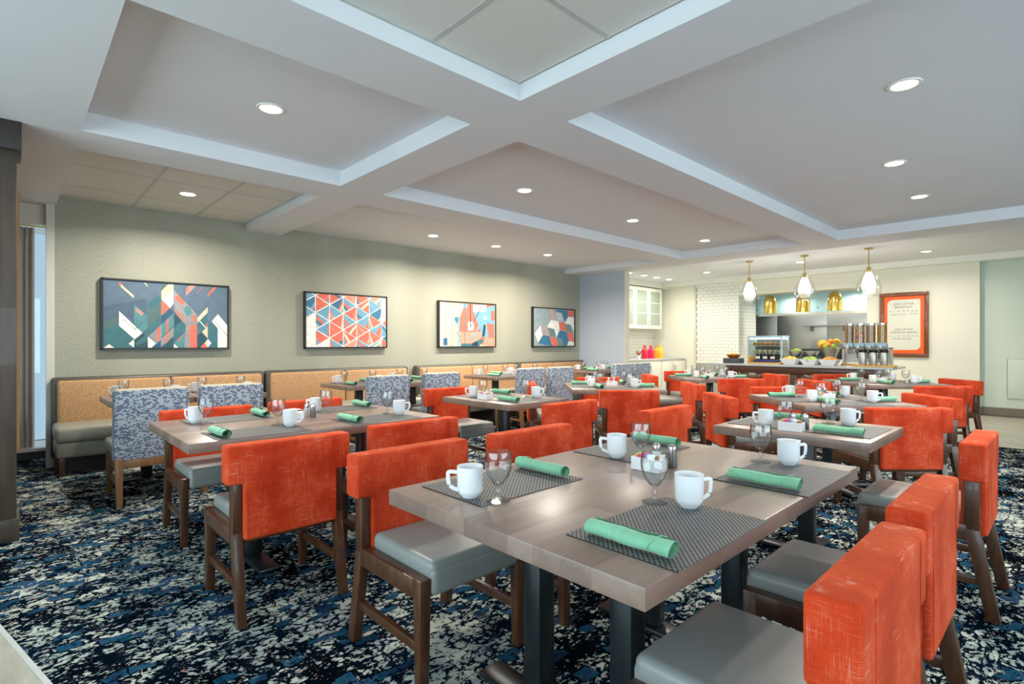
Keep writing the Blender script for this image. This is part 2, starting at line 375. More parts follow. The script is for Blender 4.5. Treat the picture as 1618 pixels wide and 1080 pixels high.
# corner window beyond the end of the papered wall
w1 = sbox('window_1', WX - .75, WX - .65, -2.4, .33, .0, .19, 'dark_board')
sbox('window_sill', WX - .65, WX - .1, -2.4, .33, .16, .19, 'white_trim', w1)
sbox('window_header', WX - .75, WX - .1, -2.4, .33, 2.45, 2.66, 'white_trim', w1)
b = NB(); bb(b, WX - .70, WX - .69, -2.4, .33, .19, 2.45); obj('window_pane', b, 'pane_glass', w1)
for y in (-1.5, -.6): sbox('window_mullion', WX - .73, WX - .66, y - .03, y + .03, .19, 2.45, 'white_trim', w1)
ct = thing('curtain', 'taupe curtain hanging in the corner window beside the first booth', 'curtain', (WX - .2, .12, .19))
b = NB(); n = 30
for i in range(n):
    y0 = -.10 + .17 * i / n; y1 = -.10 + .17 * (i + 1) / n
    f = lambda y: .028 * math.sin(y * 150) - .012
    p = [(f(y0), y0, 0), (f(y1), y1, 0), (f(y1), y1, 2.24), (f(y0), y0, 2.24)]
    poly(b, p); poly(b, [(x - .006, y, z) for x, y, z in reversed(p)])
bmesh.ops.remove_doubles(b, verts=b.verts, dist=1e-5); obj('drape', b, 'curtain_taupe', ct)
b = NB(); cyl(b, .012, .5, (0, 0, 2.26), (pi / 2, 0, 0)); obj('rod', b, 'brass', ct)
area('daylight_corner', (WX - .95, -.9, 1.35), (0, -pi / 2, 0), 2.1, 2.6, 14, DAY)
# window wall along the threshold and its timber end post
sbox('wall_front', -7.2, -4.92, -.12, .02, 0, .5, 'pier_wood')
w2 = sbox('window_2', -7.2, -4.92, -.11, .03, 2.3, ZB, 'light_wood')
for x in (-7.0, -6.3, -5.6, -5.1): sbox('window_post', x - .05, x + .05, -.10, .055, .5, 2.3, 'light_wood', w2)
b = NB(); bb(b, -7.0, -5.1, -.05, -.04, .5, 2.3); obj('window_pane', b, 'pane_glass', w2)
p = sbox('wall_end_post', -4.92, -4.62, -.45, .035, 0, 2.5, 'pier_wood', bev=.004)
sbox('plinth', -4.93, -4.60, -.46, .048, 0, .14, 'pier_wood', p, .004)
sbox('capital', -4.93, -4.58, -.47, .058, 2.47, ZB, 'dark_board', p, .004)
# stub wall between dining room and kitchenette
p = sbox('wall_stub', WX - .1, -5.99, 8.66, 8.80, 0, ZC, 'wall_blue')
sbox('end_trim', -5.99, -5.97, 8.655, 8.805, 0, ZC, 'white_trim', p)
sbox('baseboard_stub', WX, -5.99, 8.645, 8.66, 0, .12, 'dark_board')
sbox('wall_kitchenette', -7.72, -7.6, 8.8, YK, 0, ZC, 'wall_cream')
sbox('wall_far_left', -7.72, -6.42, YK, YK + .12, 0, ZC, 'wall_cream')
sbox('trim_2', -6.44, -6.395, YK - .03, YK + .05, 0, 2.68, 'white_trim')
wt = sbox('wall_tiled', -6.42, -5.345, YK + .01, YK + .96, 0, ZC, 'tile_grout')
sbox('wall_header', -5.345, -2.81, YK, YK + .5, 2.36, ZC, 'wall_cream')
sbox('wall_menu', -2.81, -1.13, YK, YK + .96, 0, ZC, 'wall_cream')
sbox('baseboard_menu', -2.81, -1.12, YK - .015, YK, 0, .13, 'baseboard_taupe')
sbox('wall_right_far', -1.13, XR, YK + .12, YK + .3, 0, ZC, 'wall_green')
sbox('baseboard_right', -1.13, XR, YK + .1, YK + .12, 0, .14, 'baseboard_taupe')
ap = thing('access_panel', 'flush square access panel painted into the pale green right wall', 'panel', (-.42, YK + .115, .62))
b = NB(); bb(b, -.36, .36, -.012, 0, -.3, .36, .003); obj('panel_door', b, 'wall_green', ap)
b = NB()
for a in ((-.375, -.365, -.3, .36), (.365, .375, -.3, .36), (-.375, .375, .36, .37), (-.375, .375, -.31, -.3)): bb(b, a[0], a[1], -.016, 0, a[2], a[3])
obj('panel_frame', b, 'white_trim', ap)
sbox('trim_3', -7.6, XR, YK - .22, YK, 2.67, ZC, 'white_paint')
sbox('wall_right', XR, XR + .1, YB, 14.6, 0, .4, 'wall_cream')
sbox('wall_right_top', XR, XR + .1, YB, 14.6, 2.5, ZC, 'wall_cream')
for i, (a, c) in enumerate(((YB, .1), (7.1, 14.6))): sbox('wall_right_pier_%d' % (i + 1), XR, XR + .1, a, c, .4, 2.5, 'wall_cream')
sbox('wall_back', -7.8, XR, YB - .1, YB, 0, .4, 'wall_cream')
sbox('wall_back_top', -7.8, XR, YB - .1, YB, 2.5, ZC, 'wall_cream')
for i, (a, c) in enumerate(((-7.8, -4.7), (2.3, XR))): sbox('wall_back_pier_%d' % (i + 1), a, c, YB - .1, YB, .4, 2.5, 'wall_cream')
def glazed(name, x0, x1, y0, y1, n):
    w_ = sbox(name, x0, x1, y0, y1, .4, .46, 'white_trim')
    sbox('window_head', x0, x1, y0, y1, 2.44, 2.5, 'white_trim', w_)
    for k in range(n + 1):
        u = k / n
        if x1 - x0 > y1 - y0: sbox('window_mullion', x0 + (x1 - x0 - .06) * u, x0 + (x1 - x0 - .06) * u + .06, y0, y1, .46, 2.44, 'white_trim', w_)
        else: sbox('window_mullion', x0, x1, y0 + (y1 - y0 - .06) * u, y0 + (y1 - y0 - .06) * u + .06, .46, 2.44, 'white_trim', w_)
    xm, ym = (x0 + x1) / 2, (y0 + y1) / 2; b = NB()
    if x1 - x0 > y1 - y0: bb(b, x0, x1, ym - .004, ym + .004, .46, 2.44)
    else: bb(b, xm - .004, xm + .004, y0, y1, .46, 2.44)
    obj('window_pane', b, 'pane_glass', w_)
glazed('window_3', -4.7, 2.3, YB - .09, YB - .02, 4)
glazed('window_4', XR + .02, XR + .09, .1, 7.1, 4)
# ceiling with dropped beams
ce = sbox('ceiling', -7.8, XR, YB, 14.6, ZC, ZC + .12, 'ceiling_paint')
def beam(x0, x1, y0, y1): sbox('beam', x0, x1, y0, y1, ZB, ZC, 'ceiling_paint', ce)
beam(-7.8, XR, YB, .345)
beam(WX, XR, 2.145, 2.56); beam(WX, XR, 8.18, 8.80)
for x0, x1 in ((-4.945, -4.49), (-2.65, -2.2), (.35, .8)):
    beam(x0, x1, .345, 2.145); beam(x0, x1, 2.56, 8.18)
def tile_field(xs, ys, z):
    for xa, xb in zip(xs, xs[1:]):
        for ya, yb in zip(ys, ys[1:]):
            b = NB(); bb(b, xa + .006, xb - .006, ya + .006, yb - .006, z, z + .018, .003, 1); obj('ceiling_tile', b, 'ceiling_tile', ce)
    for x in xs: 
        b = NB(); bb(b, x - .012, x + .012, ys[0], ys[-1], z - .002, z + .012); obj('grid_bar', b, 'grid_metal', ce)
    for y in ys[1:-1]:
        b = NB(); bb(b, xs[0], xs[-1], y - .012, y + .012, z - .003, z + .01); obj('grid_bar', b, 'grid_metal', ce)
tile_field([WX, -6.51, -5.72, -4.95], [.35, .98, 1.59, 2.14], ZT)
tile_field([-2.195, -1.565, -.955, -.345, .345], [.35, .91, 1.52, 2.14], ZT)
sbox('drywall_left', WX, -4.945, 2.56, 8.18, ZT, ZC, 'ceiling_paint', ce)

# subway tiles: nearest rows are single pieces
tmesh = {}
def subway(w, face, x, y, z):
    key = (round(w, 3), face)
    if key not in tmesh:
        b = NB(); s = (w - .004, .012, .072) if face == 'y' else (.012, w - .004, .072); box(b, s, bev=.0025, seg=1)
        o = obj('subway_tile', b, 'subway_white', wt); tmesh[key] = o; o.location = (x, y, z)
    else:
        o = tmesh[key].copy(); COL.objects.link(o); o.parent = wt; o.location = (x, y, z)
r = 0; z = .80
while z < 2.66:
    W = .158; x = -5.348; first = W / 2 if r % 2 else W
    while x > -6.40:
        w_ = min(first, x + 6.40); first = W
        if w_ > .03: subway(w_, 'y', x - w_ / 2, YK + .008, z)
        x -= w_
    y = YK + .012; first = .24 if r % 2 else .48
    while y < YK + .95:
        w_ = min(first, YK + .95 - y); first = .48
        if w_ > .03: subway(w_, 'x', -5.343, y + w_ / 2, z)
        y += w_
    z += .0765; r += 1

# ------------------------------------------------------------------ kitchen behind the pass
sbox('wall_kitchen_back', -6.6, -2.0, 14.4, 14.5, 0, 2.6, 'steel_dark')
sbox('wall_kitchen_left', -6.7, -6.6, 13.25, 14.5, 0, 2.6, 'wall_cream')
sbox('wall_kitchen_right', -2.0, -1.9, 13.25, 14.5, 0, 2.6, 'wall_cream')
sbox('ceiling_kitchen', -5.345, -2.81, YK + .5, 13.3, 2.42, 2.5, 'white_paint')
hd = thing('kitchen_hood', 'pale blue exhaust hood fascia above the stainless cooking wall', 'hood', (-4.0, 13.35, 0))
for x0, x1 in ((-2.6, -1.15), (-1.145, .2), (.205, 1.9)):
    b = NB(); bb(b, x0, x1, 0, .03, 1.95, 2.6, .004); pn = obj('fascia_panel', b, 'hood_blue', hd)
    b = NB(); cyl(b, .012, .02, (x1 - .2, -.008, 2.06), (pi / 2, 0, 0), 10); obj('bolt', b, 'black_plastic', pn)
b = NB(); bb(b, -2.6, 1.9, -.03, .06, 1.9, 1.95); obj('hood_lip', b, 'steel', hd)
bs = thing('steel_backsplash', 'stainless steel backsplash panels behind the kitchen pass', 'backsplash', (-4.0, 14.36, 0))
for x0, x1 in ((-2.4, -1.25), (-1.245, -.1), (-.095, 1.0), (1.005, 1.95)):
    b = NB(); bb(b, x0, x1, 0, .03, .7, 2.4, .003); obj('steel_panel', b, 'steel', bs)
ks = thing('wall_shelf', 'long narrow steel shelf mounted on the kitchen backsplash', 'shelf', (-3.7, 14.2, 1.66))
b = NB(); bb(b, -.9, .9, -.1, .15, 0, .03, .004); obj('shelf_board', b, 'steel', ks)
for x in (-.7, 0, .7):
    b = NB(); bb(b, x - .01, x + .01, -.05, .15, -.12, 0); obj('bracket', b, 'steel_dark', ks)
kc = thing('kitchen_range', 'stainless cooking range standing against the kitchen back wall', 'range', (-4.0, 13.75, 0))
b = NB(); bb(b, -1.6, 1.6, 0, .6, 0, .88, .01); obj('range_body', b, 'steel', kc)
b = NB(); bb(b, -.5, .3, .1, .5, .88, 1.12, .01); obj('griddle', b, 'black_metal', kc)
for x in (-1.2, -.4, .4, 1.2):
    b = NB(); cyl(b, .03, .04, (x, -.02, .78), (pi / 2, 0, 0), 12); obj('knob', b, 'black_plastic', kc)
area('kitchen_fill', (-4.0, 13.85, 2.2), (0, 0, 0), 2.6, .4, 11, (1, .97, .9))  # unseen fill light added inside the hood to brighten the steel

# gold pendants in the pass
b = NB(); lathe(b, [(0, .405), (.03, .40), (.07, .385), (.105, .345), (.126, .28), (.138, .18), (.143, 0), (.138, 0), (.133, .18), (.12, .275), (.1, .335), (.06, .375), (0, .39)], 28)
gp = thing('gold_pendant', '', 'pendant lamp'); obj('shade', b, 'gold', gp)
b = NB(); cyl(b, .007, .06, (0, 0, .43)); obj('stem', b, 'gold', gp)
b = NB(); lathe(b, [(0, .465), (.06, .465), (.062, .45), (.02, .445), (0, .445)], 20); obj('canopy', b, 'gold', gp)
b = NB(); sphere(b, .035, (0, 0, .1)); obj('bulb', b, 'lamp_glow', gp)
GP = Proto(gp)
for x, l in ((-4.78, 'gold dome pendant lamp in the pass, behind the left glass pendant'), (-4.09, 'gold dome pendant lamp hidden partly behind the middle glass pendant'), (-3.47, 'gold dome pendant lamp in the pass, left of the right glass pendant')):
    GP.put((x, 12.66, 1.94), 0, l, 'gold pendants in the kitchen pass')

# ------------------------------------------------------------------ downlights
def downlight(proto_=[None], n=[0]):
    pass
b = NB(); lathe(b, [(.062, .02), (.062, -.001), (.068, -.006), (.085, -.006), (.088, 0), (.088, .004), (.07, .01)], 28)
dl = thing('downlight', '', 'downlight'); obj('trim_ring', b, 'white_paint', dl)
b = NB(); lathe(b, [(0, -.004), (.066, -.004), (.066, .0)], 28); obj('lens', b, 'lamp_lens', dl)
DL = Proto(dl)
def put_dl(x, y, z, label, group, power, col=WARM, spread=2.75):
    o = DL.put((x, y, z), 0, label, group)
    area('lamp_light', (x, y, z - .02), (0, 0, 0), .12, .12, power, col, spread, 'DISK')
    return o
G = 'recessed ceiling lights'
put_dl(-3.60, 1.24, ZC, 'bright recessed downlight in the nearest plain coffer', G, P_DOWN)
put_dl(-6.1, 1.30, ZT, 'recessed downlight in the tiled ceiling above the first painting', G, P_DOWN * 1.4)
for y, l in ((4.28, 'left'), (5.45, 'middle'), (6.62, 'right')):
    put_dl(-6.12, y, ZT, f'recessed downlight over the booths, {l} of the row of three', G, P_DOWN * 1.4)
for y, l in ((3.75, 'nearest'), (5.65, 'middle'), (7.53, 'farthest')):
    put_dl(-3.78, y, ZC, f'recessed downlight in the long middle coffer, {l} of its three', G, P_DOWN)
for x, y, l in ((-.69, 3.85, 'largest and nearest'), (-1.05, 5.47, 'middle'), (-1.11, 6.9, 'farthest')):
    put_dl(x, y, ZC, f'recessed downlight in the right-hand coffer, {l} of its three', G, P_DOWN)
for y, l in ((9.81, 'first'), (10.4, 'second'), (10.93, 'third'), (11.48, 'fourth')):
    put_dl(-6.66, y, ZC, f'kitchenette downlight above the glass cabinets, {l} from the blue stub wall', G, P_KIT * .35)
put_dl(-5.45, 10.94, ZC, 'recessed downlight in front of the white tiled wall', G, P_KIT)
put_dl(-3.55, 10.86, ZC, 'recessed downlight behind the middle glass pendant', G, P_KIT)
for x, l in ((-4.45, 'left'), (-3.2, 'right')):
    put_dl(x, 12.98, 2.42, f'small recessed downlight in the kitchen pass soffit, {l} one', G, 14)
put_dl(-1.69, 11.1, ZC, 'recessed downlight above and right of the menu board', G, P_KIT)

# ------------------------------------------------------------------ glass teardrop pendants over the buffet
pn = thing('glass_pendant', '', 'pendant lamp')
b = NB(); lathe(b, [(0, .0), (.06, .0), (.062, -.022), (.012, -.026), (0, -.026)], 24); obj('canopy', b, 'brass', pn)
b = NB(); cyl(b, .008, .30, (0, 0, -.17), n=10); cyl(b, .028, .09, (0, 0, -.35), n=16, bev=.004); obj('stem', b, 'brass', pn)
prof = [(.03, -.325), (.05, -.335), (.085, -.42), (.13, -.50), (.165, -.59), (.175, -.66), (.165, -.72), (.13, -.765), (.085, -.78)]
b = NB(); lathe(b, prof + [(r - .004, z + .002) for r, z in reversed(prof)], 36); obj('glass_shade', b, 'pendant_glass', pn)
b = NB(); lathe(b, [(.03, -.395), (.05, -.42), (.075, -.49), (.092, -.56), (.098, -.61), (.094, -.645), (.0, -.645)], 28); obj('inner_shade', b, 'lamp_glow', pn)
PN = Proto(pn)
for x, y, l in ((-4.17, 10.05, 'left, in front of the white tiles'), (-3.22, 10.05, 'middle one'), (-2.27, 10.05, 'right, beside the menu board')):
    PN.put((x, y, ZC), 0, f'clear glass teardrop pendant with glowing core, {l}', 'glass pendants over the buffet')
    L = bpy.data.lights.new('pendant_light', 'POINT'); L.energy = 14; L.color = WARM; L.shadow_soft_size = .09
    o = bpy.data.objects.new('pendant_light', L); COL.objects.link(o); o.location = (x, y, ZC - .72)

# ------------------------------------------------------------------ menu board
mb = thing('menu_board', 'framed menu board with orange border on the cream wall', 'sign', (-2.213, YK, 1.60))
b = NB()
for a in ((-.38, .38, .54, .61), (-.38, .38, -.61, -.54), (-.38, -.31, -.54, .54), (.31, .38, -.54, .54)): bb(b, a[0], a[1], -.045, 0, a[2], a[3], .006)
obj('frame', b, 'menu_frame_wood', mb)
b = NB(); bb(b, -.31, .31, -.02, 0, -.54, .54); obj('orange_backing', b, 'orange_print', mb)
b = NB(); rr = []; 
for (cx_, cz_, a0, rad) in ((.255 - .02, .475 - .02, 0, .02), (-.255 + .09, .475 - .09, 90, .09), (-.255 + .02, -.475 + .02, 180, .02), (.255 - .09, -.475 + .09, 270, .09)):
    for k in range(7): an = math.radians(a0 + 15 * k); rr.append((cx_ + rad * math.cos(an), cz_ + rad * math.sin(an)))
f = b.faces.new([b.verts.new((x, -.0225, z)) for x, z in rr]); 
ex = bmesh.ops.extrude_face_region(b, geom=[f]); bmesh.ops.translate(b, verts=[v for v in ex['geom'] if isinstance(v, bmesh.types.BMVert)], vec=(0, .003, 0)); bmesh.ops.recalc_face_normals(b, faces=b.faces)
bd = obj('board', b, 'board_white', mb)
def text(s, x, z, size, parent, m, loc_y=-.0232, shear=0, align='CENTER', name='lettering'):
    c = bpy.data.curves.new('txt', 'FONT'); c.body = s; c.size = size; c.align_x = align; c.extrude = .0004; c.shear = shear
    o = bpy.data.objects.new('txt', c); COL.objects.link(o); bpy.context.view_layer.update()
    me = bpy.data.meshes.new_from_object(o.evaluated_get(bpy.context.evaluated_depsgraph_get())); bpy.data.objects.remove(o); bpy.data.curves.remove(c)
    me.materials.clear(); me.materials.append(M[m]); q = bpy.data.objects.new(name, me); COL.objects.link(q); q.parent = parent; q.location = (x, loc_y, z); q.rotation_euler = (pi / 2, 0, 0); return q
for s, x, z, sz, m, sh in (('JOIN US FOR', 0, .375, .055, 'ink', 0), ('BREAKFAST', 0, .315, .055, 'ink', 0), ('M    T    W    TH   FR   SA   SU', 0, .245, .034, 'ink', 0),
        ('Weekdays 6AM-9AM', -.085, .185, .027, 'ink_blue', .2), ('7AM-10AM', .15, .195, .027, 'ink_blue', .2),
        ('JOIN US FOR', 0, -.105, .05, 'ink', 0), ('DINNER & DRINKS', 0, -.16, .05, 'ink', 0), ('M    T    W    TH   FR   SA   SU', 0, -.225, .034, 'ink', 0), ('5PM-9PM  open daily', -.03, -.275, .034, 'ink_blue', .2)):
    text(s, x, z, sz, mb, m, shear=sh)

# ------------------------------------------------------------------ kitchenette
G = 'white glass-door wall cabinets'
for i, (y0, y1, l) in enumerate(((9.65, 10.85, 'nearer the blue stub wall'), (10.86, 12.06, 'at the far corner'))):
    c = thing('wall_cabinet', f'white wall cabinet with frosted glass doors, {l}', 'cabinet', (-7.585, y0, 1.60), 0, G)
    L = y1 - y0; b = NB(); bb(b, 0, .36, 0, L, 0, 1.02, .004); obj('cabinet_body', b, 'white_paint', c)
    for k in range(2):
        a = k * L / 2; e = a + L / 2; b = NB()
        for q in ((a + .005, a + .075, .01, 1.01), (e - .075, e - .005, .01, 1.01), (a + .075, e - .075, .01, .09), (a + .075, e - .075, .93, 1.01)): bb(b, .36, .385, q[0], q[1], q[2], q[3], .003, 1)
        d = obj('door', b, 'white_paint', c)
        b = NB(); bb(b, .366, .372, a + .075, e - .075, .09, .93); obj('door_pane', b, 'frosted', d)
        b = NB(); 
        for zz in (.38, .64): bb(b, .3725, .374, a + .075, e - .075, zz, zz + .018)
        obj('shelf_edge', b, 'white_paint', d)
        hy = e - .03 if k == 0 else a + .03; b = NB(); tube(b, [(.385, hy, .08), (.41, hy, .085), (.41, hy, .2), (.385, hy, .205)], .006, 6); obj('handle', b, 'chrome', d)
sbox('trim_4', -7.6, -7.2, 8.8, YK, 2.64, ZC, 'white_paint')
G = 'white base cabinets in the kitchenette'
for i, (y0, y1, l) in enumerate(((9.0, 10.08, 'hidden partly by the stub wall'), (10.085, 11.16, 'below the juice bottles'), (11.165, 12.25, 'at the far corner'))):
    c = thing('base_cabinet', f'white kitchenette base cabinet with paired doors, {l}', 'cabinet', (-7.585, y0, 0), 0, G)
    L = y1 - y0; b = NB(); bb(b, 0, .9, 0, L, .08, .84, .003); obj('cabinet_body', b, 'white_paint', c)
    b = NB(); bb(b, 0, .85, 0, L, 0, .08); obj('toe_kick', b, 'white_trim', c)
    for k in range(2):
        a = k * L / 2 + .006; e = (k + 1) * L / 2 - .006; b = NB(); bb(b, .9, .92, a, e, .1, .82, .006); bb(b, .915, .926, a + .07, e - .07, .17, .75, .006); d = obj('door', b, 'white_paint', c)
        hy = e - .04 if k == 0 else a + .04; b = NB(); tube(b, [(.92, hy, .6), (.95, hy, .605), (.95, hy, .72), (.92, hy, .725)], .006, 6); obj('handle', b, 'chrome', d)
b = NB(); bb(b, -7.6, -6.66, 8.82, 12.28, .842, .885, .006); tag(obj('kitchenette_countertop', b, 'quartz'), 'pale grey stone worktop running over the kitchenette base cabinets', 'countertop')
b = NB(); 
bp = thing('backsplash_tiles', 'white tiled backsplash between kitchenette worktop and wall cabinets', 'backsplash', (-7.598, 0, 0))
z = .93; r = 0
while z < 1.57:
    y = 9.3 + (.15 if r % 2 else 0)
    while y < 12.2:
        if 'm' not in globals().get('_bt', {}):
            b = NB(); box(b, (.012, .296, .076), bev=.002, seg=1); o0 = obj('backsplash_tile', b, 'subway_white', bp); _bt = {'m': o0}; o0.location = (.006, y + .15, z)
        else:
            o = _bt['m'].copy(); COL.objects.link(o); o.parent = bp; o.location = (.006, y + .15, z)
        y += .3
    z += .08; r += 1
# juice bottles and dispenser
def bottle(label, x, y, m, cap):
    t_ = thing('juice_bottle', label, 'bottle', (x, y, .885), 0, 'juice bottles on the worktop')
    b = NB(); lathe(b, [(0, 0), (.066, 0), (.07, .01), (.07, .19), (.062, .215), (.032, .25), (.03, .285), (0, .285)], 20); obj('bottle_body', b, m, t_)
    b = NB(); lathe(b, [(.033, .28), (.034, .315), (0, .315)], 16); obj('cap', b, cap, t_)
bottle('red juice bottle with orange cap, leftmost on the kitchenette worktop', -6.98, 10.92, 'juice_red', 'cap_orange')
bottle('pink juice bottle with orange cap on the kitchenette worktop', -6.95, 11.14, 'juice_pink', 'cap_orange')
bottle('orange juice bottle between pink and yellow ones on the worktop', -6.95, 11.4, 'juice_orange', 'juice_orange')
bottle('yellow juice bottle, rightmost on the kitchenette worktop', -6.98, 11.62, 'juice_yellow', 'juice_yellow')
jd = thing('juice_dispenser', 'white juice dispenser with an orange picture below the wall cabinets', 'dispenser', (-7.25, 9.98, .885))
b = NB(); bb(b, -.2, .15, -.16, .16, .38, .66, .02); bb(b, -.2, -.02, -.16, .16, .04, .4, .01); bb(b, -.2, .17, -.17, .17, 0, .04, .008); obj('housing', b, 'white_paint', jd)
b = NB(); bb(b, .15, .154, -.05, .08, .44, .6, .0); obj('picture', b, 'orange_fruit', jd)
b = NB(); bb(b, -.02, -.012, -.12, .12, .06, .38); obj('splash_panel', b, 'steel', jd)
for y in (-.08, .08):
    b = NB(); cyl(b, .014, .06, (.1, y, .36), n=10); obj('nozzle', b, 'black_plastic', jd)
pl = thing('small_plant', 'small pot of dried sprigs beside the red juice bottle', 'plant', (-7.0, 10.7, .885))
b = NB(); lathe(b, [(0, 0), (.04, 0), (.05, .08), (.045, .08), (0, .07)], 14); obj('pot', b, 'ceramic', pl)
b = NB()
for k in range(16):
    a = k * 2.4; tube(b, [(0, 0, .07), (.03 * math.cos(a), .03 * math.sin(a), .12), (.06 * math.cos(a), .06 * math.sin(a), .15 + .03 * math.sin(k * 5))], [.003, .006, .012], 5)
obj('sprigs', b, 'wood_bowl', pl)

# ------------------------------------------------------------------ buffet counter and its food
CY = 9.5; CZ = .885
bc = thing('buffet_counter', 'long dark wood buffet counter with pale stone top before the kitchen', 'counter', (-3.28, CY, 0))
b = NB(); bb(b, -1.44, 1.44, 0, .85, CZ - .035, CZ, .004); obj('stone_top', b, 'quartz', bc)
b = NB(); bb(b, -1.1, 1.22, .03, .8, CZ - .155, CZ - .036, .003); obj('apron', b, 'counter_wood', bc)
for x in (-1.05, .05, 1.12):
    b = NB(); bb(b, x - .06, x + .06, .05, .78, 0, CZ - .156, .004); obj('panel_leg', b, 'counter_wood', bc)
b = NB(); bb(b, -1.0, 1.08, .12, .72, .26, .29); obj('lower_shelf', b, 'counter_wood', bc)
st = thing('counter_stool', '', 'stool')
for sx_ in (-1, 1):
    for sy_ in (-1, 1):
        b = NB(); tube(b, [(.2 * sx_, .18 * sy_, 0), (.16 * sx_, .15 * sy_, .45)], .018, 8); obj('leg', b, 'stool_wood', st)
b = NB(); lathe(b, [(0, .44), (.21, .445), (.225, .465), (.2, .48), (0, .47)], 24); obj('seat', b, 'stool_wood', st)
b = NB(); pts = [(.26 * math.cos(a), .26 * math.sin(a), .70 + .02 * math.cos(2 * a)) for a in [math.radians(-160 + 14 * k) for k in range(11)]]
tube(b, pts, .02, 8, flat=1.8); obj('back_rail', b, 'stool_wood', st)
for a in (-160, -90, -20):
    an = math.radians(a); b = NB(); tube(b, [(.2 * math.cos(an), .2 * math.sin(an), .46), (.26 * math.cos(an), .26 * math.sin(an), .70)], .012, 6); obj('spindle', b, 'stool_wood', st)
ST = Proto(st)
ST.put((-3.78, 9.36, 0), 0, 'curved-back brown wood stool tucked under the buffet, left one', 'stools at the buffet counter')
ST.put((-2.72, 9.36, 0), 0, 'curved-back brown wood stool tucked under the buffet, right one', 'stools at the buffet counter')

def lumps(bm, rx, ry, z, h, n, r, m=0):
    for k in range(n):
        a = random.uniform(0, 2 * pi); q = math.sqrt(random.random()); x = rx * q * math.cos(a); y = ry * q * math.sin(a)
        s = random.uniform(.8, 1.2) * r; zz = z + h * (1 - q * q)
        box(bm, (s * 2, s * 1.6, s * 1.5), (x, y, zz), (random.random() * 3, random.random() * 3, random.random() * 3), bev=s * .4, seg=1, mi=m)
# riser with wooden bowl
b = NB(); bb(b, -.15, .15, -.11, .11, 0, .09, .004); tag(obj('slate_riser', b, 'slate', loc=(-4.32, 9.72, CZ)), 'dark slate riser block at the left end of the buffet', 'riser')
wb = thing('wooden_bowl', 'shallow brown wooden bowl of orange snacks on the slate riser', 'bowl', (-4.32, 9.72, CZ + .09))
b = NB(); lathe(b, [(0, 0), (.07, 0), (.13, .06), (.135, .062), (.12, .06), (.06, .02), (0, .02)], 24); obj('bowl_body', b, 'wood_bowl', wb)
b = NB(); lumps(b, .1, .1, .055, .02, 26, .018); o = obj('snacks', b, 'cantaloupe', wb); o['kind'] = 'stuff'
# tray with jars
tr = thing('serving_tray', 'light wooden tray under the row of jam jars', 'tray', (-3.72, 9.68, CZ))
b = NB(); bb(b, -.27, .27, -.12, .12, 0, .03, .004); obj('tray_board', b, 'tray_wood', tr)
b = NB(); bb(b, -.27, -.25, -.12, .12, .03, .15, .003); obj('tray_end', b, 'tray_wood', tr)
b = NB(); bb(b, -.19, .19, -.08, .08, 0, .045, .003); tag(obj('jar_box', b, 'navy_box', loc=(-3.72, 9.67, CZ + .03)), 'navy blue box holding three dark jars on the wooden tray', 'box')
for k, l in ((-1, 'left'), (0, 'middle'), (1, 'right')):
    j = thing('jam_jar', f'dark jar with cream label on the navy box, {l} of three', 'jar', (-3.72 + .125 * k, 9.67, CZ + .075), 0, 'jars on the buffet tray')
    b = NB(); cyl(b, .046, .1, (0, 0, .05), n=18, bev=.006); obj('jar_body', b, 'black_plastic', j)
    b = NB(); bb(b, -.035, .035, -.0475, -.044, .02, .06); obj('jar_label', b, 'label_white', j)
    b = NB(); cyl(b, .042, .022, (0, 0, .112), n=18, bev=.003); obj('jar_lid', b, 'steel_dark', j)
# pastry case
pc = thing('pastry_case', 'glass pastry display case with two stocked shelves on the buffet', 'display case', (-3.84, 10.08, CZ))
b = NB(); bb(b, -.3, .3, -.18, .18, 0, .035, .003); bb(b, -.3, .3, .165, .18, .035, .47); obj('case_base', b, 'steel_dark', pc)
b = NB(); bb(b, -.3, .3, -.18, .18, .47, .5, .004)
for x in (-.3, .275): bb(b, x, x + .025, -.18, -.155, .035, .47); bb(b, x, x + .025, .14, .165, .035, .47)
obj('case_frame', b, 'label_blue', pc)
b = NB(); bb(b, -.27, .27, .1, .14, .445, .465); obj('case_lamp', b, 'case_fill_glow', pc)  # glowing strip added to brighten the inside of the case
for z in (.17, .31):
    b = NB(); bb(b, -.275, .275, -.12, .16, z, z + .012); obj('case_shelf', b, 'steel', pc)
b = NB(); bb(b, -.275, .275, -.176, -.170, .035, .47); obj('front_pane', b, 'pane_glass', pc)
for x in (-.296, .29):
    b = NB(); bb(b, x, x + .006, -.155, .14, .035, .47); obj('side_pane', b, 'pane_glass', pc)
G = 'pastries in the display case'
for zi, (z, m, nm) in enumerate(((.182 + .14, 'pastry', 'upper'), (.182, 'muffin', 'lower'))):
    for k in range(6):
        b = NB(); lathe(b, [(0, 0), (.032, 0), (.04, .03), (.046, .038), (.036, .062), (0, .072)], 12)
        tag(obj('pastry' if zi == 0 else 'muffin', b, m, loc=(-3.84 - .22 + k * .088, 10.06, CZ + z)), ('golden pastry' if zi == 0 else 'pale muffin') + f' in the glass case, {nm} shelf, number {("one","two","three","four","five","six")[k]} from the left', 'pastry', G)
